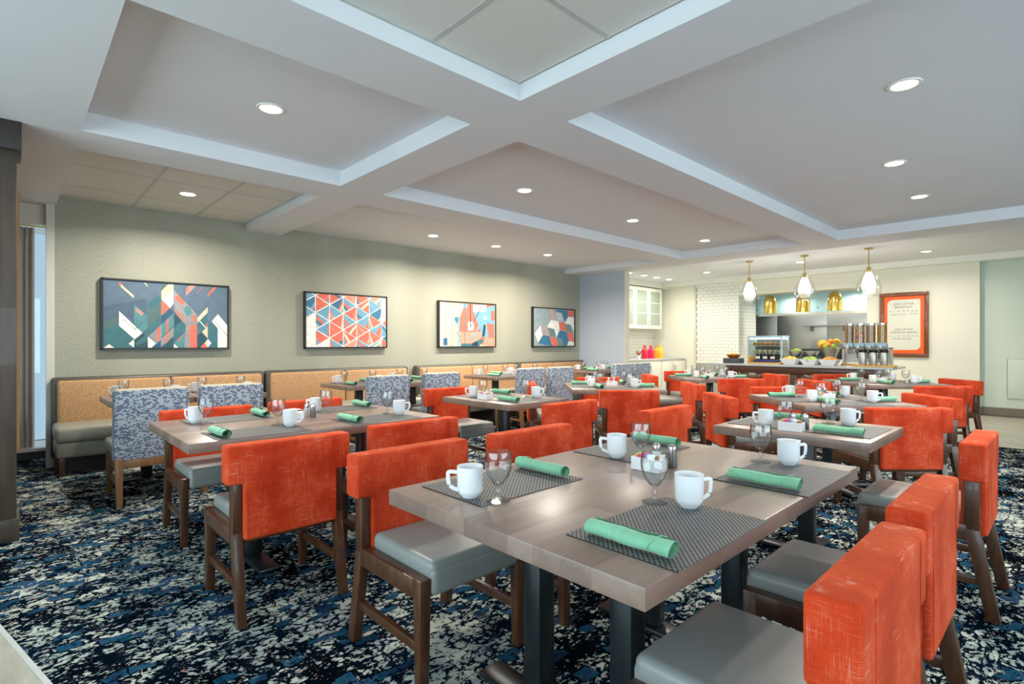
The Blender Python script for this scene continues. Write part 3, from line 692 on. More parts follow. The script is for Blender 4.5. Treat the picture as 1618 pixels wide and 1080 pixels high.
# serving bowls
def bowl(name, label, x, y, z, r, h, m, food=None, fl_='fruit_pieces', n=60, glass=False):
    t_ = thing(name, label, 'bowl', (x, y, z), .0, 'serving bowls on the buffet')
    b = NB(); lathe(b, [(0, 0), (r * .55, 0), (r * .6, .006), (r * .95, h * .8), (r, h), (r * .97, h), (r * .9, h * .78), (r * .55, .012), (0, .012)], 4 if not glass else 28, rot=(0, 0, pi / 4)); obj('bowl_body', b, m, t_)
    if food:
        b = NB(); lumps(b, r * .62, r * .62, h * .82, h * .45, n, .017); o = obj(fl_, b, food, t_); o['kind'] = 'stuff'
for x, f, l in ((-3.33, 'pineapple', 'yellow pineapple'), (-3.02, 'honeydew', 'green honeydew'), (-2.73, 'cantaloupe', 'orange melon')):
    bowl('fruit_bowl', f'square white bowl heaped with {l} pieces at the buffet front', x, 9.7, CZ + .001, .185, .10, 'ceramic', f)
for x, f, l in ((-3.36, 'honeydew', 'left, behind the pineapple'), (-3.06, None, 'right, behind the honeydew')):
    x -= .05 if f is None else .0
    b = NB(); bb(b, -.12, .12, -.09, .09, 0, .13, .006); tag(obj('bowl_riser', b, 'slate', loc=(x, 10.05, CZ)), f'dark riser block under the raised steel bowl, {l}', 'riser', 'risers behind the fruit bowls')
    bowl('steel_bowl', f'round hammered steel bowl raised on a riser, {l}', x, 10.05, CZ + .13, .122, .1, 'steel', f, 'fruit_pieces', 30, True)
# hammered fruit basket
fb = thing('fruit_basket', 'tall hammered silver bowl filled with whole fruit', 'bowl', (-2.81, 10.02, CZ))
b = NB(); n = 32; 
lathe(b, [(0, 0), (.08, 0), (.085, .02), (.075, .1), (.105, .2), (.15, .285), (.158, .29), (.145, .282), (.1, .2), (.0, .18)], 16); obj('bowl_body', b, 'steel', fb)
def fruit(kind, m, label, x, y, z, r):
    b = NB()
    if kind == 'banana': tube(b, [(r * math.cos(a) , 0, r * math.sin(a)) for a in [math.radians(20 + 17 * k) for k in range(9)]], [.006, .014, .02, .023, .024, .023, .02, .014, .006], 8)
    else: sphere(b, r, (0, 0, 0), (1, 1, .93), 14)
    return tag(obj(kind, b, m, loc=(x, y, z)), label, kind, 'fruit in the silver bowl')
bx, by, bz = -2.81, 10.02, CZ + .28
fruit('orange', 'orange_fruit', 'orange at the very top of the fruit heap', bx - .0, by, bz + .115, .045)
fruit('orange', 'orange_fruit', 'orange below the topmost orange, facing front', bx - .01, by - .085, bz + .055, .042)
fruit('orange', 'orange_fruit', 'orange at the left rim of the fruit bowl', bx - .13, by - .06, bz + .035, .042)
fruit('apple', 'apple_green', 'green apple at the front rim, left of centre', bx - .04, by - .14, bz + .025, .04)
fruit('apple', 'apple_green', 'green apple at the front rim, right of centre', bx + .08, by - .11, bz + .035, .042)
for k, (dx, dy, dz, rz, l) in enumerate(((-.12, .0, .03, .2, 'left, arching over the left orange'), (-.09, -.10, .0, 1.0, 'in the middle, pointing forward'), (.1, .0, .03, -.2, 'right, arching over the rim'), (.10, -.03, .055, -.5, 'right of the middle orange'))):
    o = fruit('banana', 'banana', f'yellow banana {l}', bx + dx, by + dy, bz + dz, .085); o.rotation_euler = (0, 0, rz)
# cereal dispensers
cs = thing('cereal_stand', 'steel stand carrying four cereal dispensers on a wooden base', 'stand', (-2.305, 10.0, CZ))
b = NB(); bb(b, -.31, .36, -.16, .13, 0, .03, .004); obj('stand_base', b, 'tray_wood', cs)
b = NB(); bb(b, -.31, .36, -.09, .09, .275, .298, .003); obj('stand_deck', b, 'steel_dark', cs)
for x in (-.305, .335):
    b = NB(); bb(b, x, x + .02, -.08, .08, .03, .275); obj('stand_post', b, 'steel', cs)
b = NB(); bb(b, -.285, .335, .05, .065, .05, .19); obj('stand_back', b, 'steel', cs)
for k, (m, l) in enumerate((('cereal_brown', 'brown flakes, leftmost'), ('cereal_loops', 'multicoloured loops, second'), ('cereal_tan', 'tan squares, third'), ('cereal_gold', 'golden flakes, rightmost'))):
    x = -2.53 + .15 * k
    c = thing('cereal_dispenser', f'clear cereal dispenser of {l} of four', 'dispenser', (x, 10.0, CZ + .298), 0, 'cereal dispensers on the buffet')
    b = NB(); lathe(b, [(.066, .07), (.066, .36), (.064, .36), (.064, .07)], 28); obj('canister', b, 'pendant_glass', c)
    b = NB(); cyl(b, .062, .28, (0, 0, .212), n=28); obj('cereal', b, m, c)
    b = NB(); cyl(b, .07, .026, (0, 0, .373), n=28, bev=.004); obj('lid', b, 'chrome', c)
    b = NB(); bb(b, -.069, .069, -.068, .068, 0, .07, .008); obj('collar', b, 'label_blue', c)
    b = NB(); cyl(b, .025, .09, (0, -.12, -.06), n=14, r2=.038); bb(b, -.022, .022, -.13, -.068, -.016, .03, .003); obj('spout', b, 'steel', c)
b = NB(); bb(b, -.27, .27, -.09, .09, 0, .03, .004); tag(obj('serving_board', b, 'tray_wood', loc=(-2.1, 9.64, CZ)), 'light wooden board under the three coffee airpots', 'board')
for k, l in enumerate(('left', 'middle', 'right')):
    c = thing('airpot', f'stainless airpot with black pump lid, {l} of three', 'airpot', (-2.255 + .14 * k, 9.62, CZ + .03), 0, 'airpots on the buffet')
    b = NB(); lathe(b, [(0, 0), (.05, 0), (.052, .006), (.052, .19), (.046, .205), (0, .205)], 24); obj('pot_body', b, 'steel', c)
    b = NB(); lathe(b, [(.05, .19), (.055, .205), (.053, .235), (.036, .255), (.02, .262), (0, .263)], 24); obj('pump_lid', b, 'black_plastic', c)
    b = NB(); tube(b, [(-.03, -.03, .235), (-.06, -.045, .24), (-.07, -.05, .22), (-.072, -.05, .19)], .009, 8); obj('spout', b, 'black_plastic', c)
    b = NB(); tube(b, [(-.045, .01, .225), (-.07, .015, .2), (-.075, .015, .12), (-.05, .01, .09)], .007, 8); obj('handle', b, 'black_plastic', c)

# ------------------------------------------------------------------ paintings on the papered wall
C = dict(slate=(92, 114, 134), slate2=(78, 100, 122), teal=(62, 112, 122), teal2=(84, 140, 146), dteal=(44, 80, 92), dgreen=(82, 112, 112), cream=(238, 234, 220), beige=(216, 204, 172),
         coral=(226, 112, 92), coral2=(186, 140, 132), mauve=(150, 146, 148), grey=(150, 164, 170), lgrey=(176, 190, 194), white=(236, 236, 230), blue=(58, 118, 152), lblue=(112, 164, 190), ink=(44, 50, 60), pink=(236, 150, 130), taupe=(178, 160, 160), green=(110, 136, 136), navy=(48, 90, 120))
for k, c in C.items(): paint('art_' + k, c, .55, .12, 14)
CK = list(C); AM = ['art_' + k for k in CK]
AW, AH = 1.235, .765
def painting(yc, label, polys, bg):
    p = thing('painting', label, 'painting', (WX, yc, 1.562), 0, 'framed abstract paintings on the wall')
    b = NB(); fw = .016
    for a in ((-AW / 2, AW / 2, AH / 2 - fw, AH / 2), (-AW / 2, AW / 2, -AH / 2, -AH / 2 + fw), (-AW / 2, -AW / 2 + fw, -AH / 2, AH / 2), (AW / 2 - fw, AW / 2, -AH / 2, AH / 2)): bb(b, 0.004, .062, a[0], a[1], a[2], a[3])
    obj('frame', b, 'frame_black', p)
    iw, ih = AW - 2 * fw - .006, AH - 2 * fw - .006
    b = NB(); bb(b, .004, .05, -iw / 2, iw / 2, -ih / 2, ih / 2, mi=CK.index(bg))
    x = .0502
    for c, pts in polys:
        # clip to the canvas
        P = [(u, v) for u, v in pts]
        for ax, lim, sg in ((0, 0, 1), (0, 1, -1), (1, 0, 1), (1, 1, -1)):
            Q = []
            for i in range(len(P)):
                A, B = P[i - 1], P[i]; da, db = sg * (A[ax] - lim), sg * (B[ax] - lim)
                if (da < 0) != (db < 0): tt = da / (da - db); Q.append((A[0] + tt * (B[0] - A[0]), A[1] + tt * (B[1] - A[1])))
                if db >= 0: Q.append(B)
            P = Q
            if not P: break
        if len(P) < 3: continue
        ar = sum(P[i - 1][0] * P[i][1] - P[i][0] * P[i - 1][1] for i in range(len(P)))
        if ar > 0: P.reverse()
        poly(b, [(x, (u - .5) * iw, (.5 - v) * ih) for u, v in P], CK.index(c)); x += .00004
    obj('canvas', b, AM, p)
def conv(pts, x0, x1, tl, tr_, bl, br_):
    o = []
    for px, py in pts:
        u = (px - x0) / (x1 - x0); tp = tl + (tr_ - tl) * u; bt = bl + (br_ - bl) * u; o.append((u, (py - tp) / (bt - tp)))
    return o
A1 = [('slate2', [(95, 400), (560, 300), (560, 885), (95, 885)]), ('dgreen', [(95, 590), (240, 500), (240, 885), (95, 885)]), ('teal', [(95, 680), (260, 600), (420, 790), (420, 885), (95, 885)]),
      ('coral', [(255, 115), (280, 120), (300, 155), (255, 150)]), ('beige', [(280, 135), (415, 265), (415, 300), (275, 165)]), ('beige', [(525, 110), (545, 115), (572, 160), (560, 160)]),
      ('dgreen', [(717, 125), (790, 130), (717, 205)]), ('beige', [(720, 210), (800, 130), (862, 130), (862, 195), (735, 315), (720, 300)]), ('cream', [(725, 310), (862, 195), (862, 360), (820, 412)]),
      ('teal', [(572, 345), (680, 260), (717, 270), (717, 340), (572, 460)]), ('dgreen', [(572, 460), (717, 320), (717, 520), (572, 660)]), ('coral', [(720, 315), (820, 412), (720, 500)]),
      ('teal2', [(418, 370), (562, 500), (562, 650), (500, 710), (418, 600)]), ('coral2', [(430, 400), (525, 475), (500, 510), (430, 450)]),
      ('navy', [(722, 510), (820, 415), (862, 465), (722, 600)]), ('teal', [(510, 710), (720, 520), (720, 600), (580, 740)]), ('mauve', [(580, 745), (862, 480), (862, 750), (700, 885), (640, 820)]),
      ('teal2', [(722, 610), (862, 480), (862, 640), (722, 770)]), ('coral', [(680, 650), (710, 630), (705, 800), (678, 810)]), ('coral', [(780, 550), (805, 540), (798, 810), (775, 830)]),
      ('mauve', [(868, 200), (1143, 485), (1143, 885), (920, 885), (1005, 640), (868, 440)]), ('coral', [(868, 290), (920, 250), (1005, 350), (960, 370)]), ('teal2', [(1000, 390), (1060, 400), (1085, 480), (1020, 510), (985, 440)]), ('coral', [(870, 420), (960, 500), (1000, 590), (900, 480)]),
      ('coral', [(1050, 640), (1143, 600), (1143, 885), (1060, 885)]), ('coral', [(1085, 520), (1115, 480), (1125, 560), (1090, 580)]), ('coral', [(1060, 400), (1143, 480), (1130, 470), (1050, 385)]),
      ('teal', [(868, 470), (1005, 610), (1005, 690), (868, 830)]), ('dteal', [(868, 470), (960, 560), (868, 650)]), ('teal2', [(868, 830), (1005, 690), (990, 885), (905, 885)]), ('coral', [(905, 800), (1000, 710), (1000, 720), (910, 815)]),
      ('white', [(258, 450), (510, 710), (425, 785), (258, 625)]), ('ink', [(300, 545), (425, 665), (425, 669), (298, 549)]), ('ink', [(420, 668), (560, 540), (560, 544), (423, 672)]), ('ink', [(722, 765), (862, 625), (862, 632), (722, 772)]),
      ('coral2', [(1007, 180), (1040, 145), (1130, 145), (1010, 270)]), ('coral', [(1012, 200), (1040, 150), (1035, 220)]), ('coral', [(1143, 235), (1215, 158), (1225, 158), (1146, 240)]), ('coral', [(1278, 245), (1350, 162), (1395, 162), (1278, 282)]),
      ('beige', [(1145, 530), (1278, 398), (1278, 465), (1150, 590)]), ('teal', [(1150, 600), (1278, 470), (1278, 620), (1215, 700), (1150, 640)]), ('coral', [(1250, 625), (1278, 580), (1278, 610), (1245, 650)]), ('cream', [(1175, 570), (1188, 568), (1252, 640), (1245, 650)]),
      ('beige', [(1205, 700), (1278, 625), (1278, 775)]), ('teal', [(1285, 600), (1330, 575), (1405, 660), (1405, 885), (1240, 885), (1285, 790)]), ('dteal', [(1148, 740), (1200, 700), (1278, 780), (1190, 885), (1148, 885)]),
      ('white', [(1328, 570), (1408, 485), (1530, 615), (1530, 885), (1406, 885), (1406, 655)]), ('ink', [(1350, 550), (1530, 740), (1530, 746), (1348, 554)]), ('white', [(1238, 830), (1280, 780), (1325, 830), (1282, 880)]), ('beige', [(1238, 825), (1278, 790), (1278, 870)]), ('coral', [(1180, 885), (1235, 830), (1280, 885)]),
      ('white', [(358, 835), (418, 785), (418, 885)]), ('dteal', [(420, 790), (510, 715), (565, 760), (565, 885), (420, 885)]), ('teal', [(425, 830), (565, 720), (565, 800), (450, 860)]), ('white', [(568, 750), (660, 835), (610, 885), (568, 885)]), ('navy', [(612, 885), (715, 790), (715, 885)]), ('dteal', [(725, 885), (862, 755), (862, 885)]), ('cream', [(864, 835), (918, 885), (864, 885)]), ('cream', [(100, 885), (155, 840), (212, 885)])]
painting(1.32, 'framed painting of teal and coral shards on slate, leftmost of four', [(c, conv(p, 95, 1530, 80, 165, 888, 884)) for c, p in A1], 'slate')
A2 = []; rnd = random.Random(3); w_ = .2 / 1.2; s_ = w_ * 1.2 * 2 / math.sqrt(3) / .73
def tri(pts, c):
    gx = sum(p[0] for p in pts) / 3; gy = sum(p[1] for p in pts) / 3; sh = .89; P = [(gx + (x - gx) * sh, gy + (y - gy) * sh) for x, y in pts]
    A2.append((c, P)); a, b_, d = P
    for k in range(3):
        t0, t1 = sorted((rnd.random(), rnd.random())); c2 = rnd.choice(['coral', 'coral', 'lblue', 'blue', 'pink', 'beige', 'coral'])
        lerp = lambda p, q, t: (p[0] + (q[0] - p[0]) * t, p[1] + (q[1] - p[1]) * t)
        A2.append((c2, [lerp(a, b_, t0), lerp(a, b_, min(1, t0 + .22)), lerp(d, b_, min(1, t1 + .2)), lerp(d, b_, t1)]))
for i in range(-1, 7):
    x0 = -.06 + i * w_; x1 = x0 + w_
    for j in range(-2, 6):
        y0 = j * s_ + (s_ / 2 if i % 2 else 0) - .12
        gx, gy = (x0 + x1) / 2, y0 + s_ / 2
        skip = (gx < .1 and gy > .5) or (gx > .86 and gy < .36) or (gx < .3 and gy > .9) or (gx > .42 and gx < .5 and gy > .93)
        if not skip: tri([(x0, y0), (x0, y0 + s_), (x1, y0 + s_ / 2)], rnd.choice(['lblue', 'coral', 'blue', 'coral', 'lblue']))
        if not skip: tri([(x1, y0 - s_ / 2), (x1, y0 + s_ / 2), (x0, y0)], rnd.choice(['lblue', 'coral', 'coral', 'blue', 'pink']))
painting(3.48, 'framed painting of coral and blue triangles on a white lattice', A2, 'white')
A3 = [('beige', [(445, 165), (628, 180), (628, 512), (445, 512)]), ('cream', [(455, 165), (485, 168), (485, 512), (455, 512)]), ('pink', [(486, 168), (491, 168), (491, 512), (486, 512)]), ('pink', [(535, 172), (541, 172), (541, 512), (535, 512)]), ('pink', [(582, 176), (588, 176), (588, 512), (582, 512)]),
      ('cream', [(590, 205), (628, 208), (628, 285), (590, 285)]), ('blue', [(470, 447), (502, 447), (502, 505), (470, 505)]), ('ink', [(484, 455), (490, 455), (490, 500), (484, 500)]), ('blue', [(553, 285), (585, 285), (575, 345), (553, 310)]),
      ('coral', [(590, 290), (630, 182), (870, 190), (870, 512), (590, 470)]), ('pink', [(560, 400), (700, 400), (780, 400), (740, 490), (600, 490)]), ('lblue', [(700, 250), (870, 190), (870, 440), (770, 440)]), ('lblue', [(615, 182), (650, 183), (650, 215), (615, 212)]), ('cream', [(695, 188), (800, 190), (800, 245), (695, 245)]), ('coral', [(800, 330), (865, 340), (865, 440), (820, 440)]), ('coral', [(838, 235), (870, 235), (870, 310), (838, 310)]),
      ('lblue', [(580, 290), (590, 290), (590, 512), (580, 512)]), ('slate', [(627, 180), (633, 180), (633, 512), (627, 512)]), ('cream', [(655, 320), (698, 320), (698, 388), (655, 388)]), ('ink', [(670, 185), (676, 185), (678, 360), (672, 360)]), ('ink', [(764, 190), (770, 190), (679, 362), (673, 362)]), ('lblue', [(805, 235), (815, 240), (690, 460), (675, 460)]), ('cream', [(780, 275), (802, 275), (802, 302), (780, 302)]),
      ('ink', [(780, 340), (795, 350), (785, 430), (765, 440)]), ('teal', [(600, 490), (680, 490), (760, 450), (780, 470), (740, 512), (600, 512)]), ('ink', [(685, 495), (720, 475), (735, 490), (725, 508), (690, 508)]), ('pink', [(790, 440), (870, 450), (870, 512), (770, 512)])]
painting(5.655, 'framed painting with coral, cream and blue stripes and thin dark lines', [(c, conv(p, 445, 872, 168, 190, 513, 511)) for c, p in A3], 'beige')
A4 = [('taupe', [(1270, 225), (1318, 235), (1335, 310), (1285, 305)]), ('lgrey', [(1318, 250), (1365, 255), (1385, 325), (1335, 312)]), ('blue', [(1318, 232), (1408, 235), (1415, 280), (1388, 325), (1368, 255), (1325, 248)]), ('coral', [(1408, 235), (1463, 238), (1463, 285), (1420, 282)]),
      ('white', [(1283, 308), (1338, 318), (1352, 370), (1325, 440), (1310, 385), (1255, 362)]), ('white', [(1418, 285), (1463, 290), (1463, 400), (1440, 345), (1390, 335)]), ('coral', [(1340, 322), (1385, 328), (1405, 395), (1352, 385)]), ('green', [(1388, 340), (1430, 345), (1447, 405), (1405, 395)]),
      ('white', [(1205, 350), (1222, 425), (1190, 480), (1165, 412)]), ('taupe', [(1207, 350), (1255, 365), (1270, 430), (1222, 420)]), ('green', [(1260, 368), (1308, 378), (1320, 440), (1275, 430)]), ('blue', [(1222, 424), (1272, 432), (1290, 505), (1240, 500), (1190, 484)]), ('coral', [(1275, 435), (1322, 445), (1340, 505), (1290, 503)]), ('green', [(1328, 450), (1368, 458), (1380, 503), (1340, 503)]),
      ('blue', [(1352, 390), (1402, 398), (1420, 465), (1405, 505), (1380, 503), (1368, 455), (1328, 445)]), ('coral', [(1405, 400), (1450, 408), (1463, 455), (1463, 475), (1422, 468)]), ('white', [(1422, 470), (1463, 478), (1463, 505), (1408, 505)])]
painting(7.83, 'framed painting of tumbling grey, blue and coral blocks, rightmost of four', [(c, conv(p, 1157, 1466, 215, 235, 506, 506)) for c, p in A4], 'grey')

# ------------------------------------------------------------------ booths
def booth(y0, y1, label):
    L = y1 - y0; t_ = thing('booth_bench', label, 'booth', (WX + .016, y0, 0), 0, 'upholstered wall booths')
    b = NB(); bb(b, 0, .13, 0, L, .10, .905, .03, 3); obj('back_shell', b, 'dark_vinyl', t_)
    for k in range(2):
        a = .045 + k * (L - .09) / 2 + (.004 if k else 0); e = a + (L - .09) / 2 - .004
        b = NB(); box(b, (.075, e - a, .46), (.145, (a + e) / 2, .645), (0, -.05, 0), .028, 3); obj('back_cushion', b, 'booth_weave', t_)
    b = NB(); bb(b, .06, .62, .01, L - .01, .315, .465, .04, 4); obj('seat_cushion', b, 'booth_vinyl', t_)
    b = NB(); bb(b, .06, .60, .015, L - .015, .17, .318, .025, 3); obj('seat_base', b, 'booth_vinyl', t_)
    b = NB(); bb(b, .03, .4, .03, L - .03, .0, .172); obj('plinth', b, 'dark_board', t_)
    for y in (.06, L - .06):
        b = NB(); box(b, (.055, .055, .17), (.555, y, .085), taper=(.65, .65), bev=.003); obj('leg', b, 'chair_wood', t_)
booth(.30, 2.325, 'tan-backed booth bench at the window end below the first painting')
booth(2.34, 4.41, 'tan-backed booth bench below the lattice painting, second from the window')
booth(4.56, 6.71, 'tan-backed booth bench below the striped painting, third from the window')
booth(6.75, 8.63, 'tan-backed booth bench beside the blue stub wall, last of the row')

# ------------------------------------------------------------------ chairs (local: faces +x, origin on the floor)
def orange_chair():
    t_ = thing('orange_chair', '', 'chair')
    b = NB(); P = [(-.2875, .795), (-.2875, .62), (-.217, .62), (-.217, .365), (.217, .365), (.217, .62), (.2875, .62), (.2875, .795)]
    f = b.faces.new([b.verts.new((-.242, y, z)) for y, z in P]); ex = bmesh.ops.extrude_face_region(b, geom=[f])
    bmesh.ops.translate(b, verts=[v for v in ex['geom'] if isinstance(v, bmesh.types.BMVert)], vec=(.098, 0, 0)); bmesh.ops.recalc_face_normals(b, faces=b.faces)
    bmesh.ops.bevel(b, geom=[e for e in b.edges], offset=.016, segments=3, profile=.6, affect='EDGES'); bk = obj('backrest', b, 'orange_fabric', t_, ang=50)
    for s in (-1, 1):
        b = NB(); tube(b, [(-.2425, s * .205, .785), (-.2425, s * .205, .38)], .0012, 5); obj('seam', b, 'orange_fabric', bk)
    for s in (-1, 1):
        b = NB(); y = s * .2375
        box(b, (.055, .042, .25), (-.188, y, .52), bev=.003)
        box(b, (.055, .042, .40), (-.188, y, .20), shear=(-.075, 0), bev=.003, taper=(.9, .9)); obj('rear_leg', b, 'chair_wood', t_)
        b = NB(); box(b, (.05, .046, .416), (.24, s * .236, .208), taper=(.75, .8), bev=.003); obj('front_leg', b, 'chair_wood', t_)
        b = NB(); bb(b, -.17, .218, y - .023, y + .023, .345, .416, .003); obj('side_rail', b, 'chair_wood', t_)
        b = NB(); box(b, (.42, .022, .036), (.005, s * .236, .165), bev=.002); obj('stretcher', b, 'chair_wood', t_)
    b = NB(); bb(b, -.205, -.165, -.216, .216, .345, .40, .002); obj('rear_rail', b, 'chair_wood', t_)
    b = NB(); bb(b, .222, .25, -.212, .212, .345, .405, .002); obj('front_rail', b, 'chair_wood', t_)
    b = NB(); box(b, (.425, .432, .075), (.06, 0, .437), bev=.026, seg=4)
    for v in b.verts:
        if v.co.z > .46: v.co.z += .012 * max(0, 1 - ((v.co.x - .06) / .2) ** 2) * max(0, 1 - (v.co.y / .2) ** 2)
    obj('seat_cushion', b, 'grey_vinyl', t_, ang=60)
    b = NB(); box(b, (.05, .428, .105), (.252, 0, .400), bev=.024, seg=5); obj('seat_front_roll', b, 'grey_vinyl', t_, ang=60)
    return Proto(t_)
OC = orange_chair()
def blue_chair():
    t_ = thing('patterned_chair', '', 'chair')
    b = NB(); box(b, (.12, .50, .545), (-.20, 0, .612), bev=.012, seg=2, shear=(.03, 0)); obj('back_panel', b, 'blue_fabric', t_)
    b = NB(); box(b, (.09, .47, .012), (-.2, 0, .887), bev=.004); obj('top_welt', b, 'cream_edge', t_)
    b = NB(); box(b, (.50, .50, .11), (.08, 0, .415), bev=.03, seg=3); obj('seat_cushion', b, 'grey_vinyl', t_)
    b = NB()
    bb(b, -.24, .30, -.245, -.205, .285, .355, .003); bb(b, -.24, .30, .205, .245, .285, .355, .003); bb(b, -.25, -.22, -.205, .205, .285, .345, .003); bb(b, .27, .30, -.205, .205, .285, .355, .003); obj('seat_frame', b, 'mid_wood', t_)
    for s in (-1, 1):
        b = NB(); box(b, (.05, .05, .36), (-.225, s * .22, .18), shear=(-.03, 0), taper=(.8, .8), bev=.003); obj('rear_leg', b, 'mid_wood', t_)
        b = NB(); box(b, (.05, .05, .36), (.28, s * .22, .18), taper=(.75, .75), bev=.003); obj('front_leg', b, 'mid_wood', t_)
        b = NB(); box(b, (.50, .022, .034), (.03, s * .22, .16), bev=.002); obj('stretcher', b, 'mid_wood', t_)
    return Proto(t_)
BC = blue_chair()

# ------------------------------------------------------------------ tables
def table(name, label, cx, cy, sx_, sy_, rz, base, group):
    t_ = thing(name, label, 'table', (cx, cy, 0), rz, group)
    b = NB(); bb(b, -sx_ / 2, sx_ / 2, -sy_ / 2, sy_ / 2, .71, .76, .003, 2); obj('table_top', b, 'table_wood', t_)
    if base == 'trestle':
        for y in (-sy_ / 2 + .40, sy_ / 2 - .40):
            for x in (-.18, .18):
                b = NB(); box(b, (.085, .085, .68), (x, y, .37), bev=.02, seg=2); obj('column', b, 'black_metal', t_)
            b = NB(); box(b, (sx_ - .1, .11, .025), (0, y, .0175), bev=.01); obj('foot_bar', b, 'black_metal', t_)
            b = NB(); box(b, (.56, .1, .015), (0, y, .7)); obj('mounting_plate', b, 'black_metal', t_)
    else:
        b = NB(); box(b, (.085, .085, .68), (0, 0, .37), bev=.015); obj('column', b, 'black_metal', t_)
        b = NB(); L = min(sx_, sy_) * .78
        box(b, (L, .09, .025), (0, 0, .0175), bev=.008); obj('foot_bar', b, 'black_metal', t_)
        b = NB(); box(b, (.09, L, .025), (0, 0, .0175), bev=.008); obj('foot_bar', b, 'black_metal', t_)
        b = NB(); box(b, (.4, .4, .012), (0, 0, .703)); obj('mounting_plate', b, 'black_metal', t_)
    return t_

# ------------------------------------------------------------------ tableware prototypes
mug = thing('mug', '', 'mug')
b = NB(); prof = [(0, .0), (.026, 0), (.028, .004), (.036, .012), (.041, .024), (.042, .094), (.0425, .097), (.040, .097), (.0392, .09), (.0385, .025), (.03, .012), (0, .01)]
lathe(b, prof, 32); obj('cup', b, 'ceramic', mug)
b = NB(); tube(b, [(.038, 0, .076), (.05, 0, .0785), (.064, 0, .0795), (.0685, 0, .0775), (.070, 0, .073), (.0692, 0, .055), (.067, 0, .04), (.064, 0, .034), (.052, 0, .026), (.038, 0, .020)], .0043, 8, flat=1.5); obj('handle', b, 'ceramic', mug)
MUG = Proto(mug)
gob = thing('water_goblet', '', 'glass')
b = NB(); o_ = [(.008, .047), (.016, .053), (.032, .075), (.041, .10), (.0425, .122), (.039, .152)]
lathe(b, o_ + [(.0375, .1525)] + [(r - .0018, z + .001) for r, z in reversed(o_[1:])] + [(0, .056)], 32); obj('bowl', b, 'clear_glass', gob)
b = NB(); lathe(b, [(.009, .05), (.006, .042), (.010, .033), (.006, .022), (.008, .012), (.03, .005), (.0375, .003), (.0375, .0), (0, .0)], 32); obj('stem_foot', b, 'clear_glass', gob)
GOB = Proto(gob)
def napkin_mesh(m):
    t_ = thing('rolled_napkin', '', 'napkin'); b = NB(); nl, ns = 22, 44; L = .235
    def ring(i):
        u = i / nl; x = (u - .5) * L; out = []
        for k in range(ns + 1):
            th = k / ns * (2 * pi * 2.15)
            r = .0235 - .0070 * (1 - k / ns) * 1.5
            if k > ns * .53:
                hx = ((th / (2 * pi)) * .09 + u * .9) % 1.0
                r += .0013 * math.sin(u * 9 + th * 1.5) + (.0016 if (u + .16 * math.cos(th)) > .78 else 0) + (.0012 if (u + .2 * math.cos(th)) < .2 else 0)
            r *= 1 - .12 * abs(u - .5)
            out.append((x + .004 * math.sin(th), r * math.cos(th) * 1.12, .0235 + r * math.sin(th) * .94))
        return out
    R = [[b.verts.new(p) for p in ring(i)] for i in range(nl + 1)]
    for a, c in zip(R, R[1:]):
        for k in range(ns): b.faces.new((a[k], a[k + 1], c[k + 1], c[k]))
    obj('cloth_roll', b, m, t_, ang=50)
    b = NB(); pts = []
    for k in range(18):
        th = math.radians(200 - k * 12); x = L * (.26 + .011 * k)
        if x > L * .49: break
        pts.append((x, .0262 * math.cos(th), .0235 + .0232 * math.sin(th)))
    tube(b, pts, .0011, 5); obj('fold_hem', b, 'napkin_green', t_)
    return Proto(t_)
NAP = napkin_mesh('napkin_green')
b = NB(); bb(b, -.157, .157, -.24, .24, 0, .0025); mat0 = obj('placemat', b, 'placemat'); tag(mat0, '', 'placemat'); MAT = Proto(mat0)
cad = thing('sugar_caddy', '', 'caddy')
b = NB()
for a in ((-.06, .06, -.035, -.031), (-.06, .06, .031, .035), (-.06, -.056, -.031, .031), (.056, .06, -.031, .031)): bb(b, a[0], a[1], a[2], a[3], 0, .05, .001, 1)
bb(b, -.058, .058, -.033, .033, 0, .004); obj('tray', b, 'ceramic', cad)
for k in range(14):
    b = NB(); box(b, (.003, .05, .052), (-.05 + k * .0072, 0, .034), (0, .2, 0)); obj('sugar_packet', b, ('paper_yellow', 'paper_pink', 'paper_pink', 'paper_blue', 'paper_white', 'paper_white', 'paper_brown')[k * 7 // 14], cad)
CAD = Proto(cad)
shk = thing('salt_shaker', '', 'shaker')
b = NB(); lathe(b, [(0, 0), (.019, 0), (.02, .005), (.016, .062), (0, .064)], 16); obj('shaker_body', b, 'paper_white', shk)
b = NB(); lathe(b, [(.017, .06), (.018, .066), (.016, .082), (.008, .09), (0, .091)], 16); obj('shaker_cap', b, 'chrome', shk)
SHK = Proto(shk)
pep = thing('pepper_shaker', '', 'shaker')
b = NB(); lathe(b, [(0, 0), (.019, 0), (.02, .005), (.016, .062), (0, .064)], 16); obj('shaker_body', b, 'steel_dark', pep)
b = NB(); lathe(b, [(.017, .06), (.018, .066), (.016, .082), (.008, .09), (0, .091)], 16); obj('shaker_cap', b, 'chrome', pep)
PEP = Proto(pep)
TZ = .7605
jit = random.Random(11)
def setting(mx, my, fdeg, seat, tname):
    f = math.radians(fdeg); c, s = math.cos(f), math.sin(f)
    def W(a, l): return (mx + a * c - l * s, my + a * s + l * c)
    p = f'at the {seat} of the {tname}'
    MAT.put((mx, my, TZ), f, f'grey placemat {p}', 'woven placemats')
    x, y = W(0.0 + jit.uniform(-.01, .01), .195); NAP.put((x, y, TZ + .003), f + pi + jit.uniform(-.06, .06), f'rolled green napkin {p}', 'rolled green napkins')
    x, y = W(.055, -.2); MUG.put((x, y, TZ + .003), f - 2.34 + jit.uniform(-.2, .2), f'white mug {p}', 'white mugs')
    x, y = W(.15, -.165); GOB.put((x, y, TZ + .003), 0, f'clear goblet {p}', 'clear goblets')
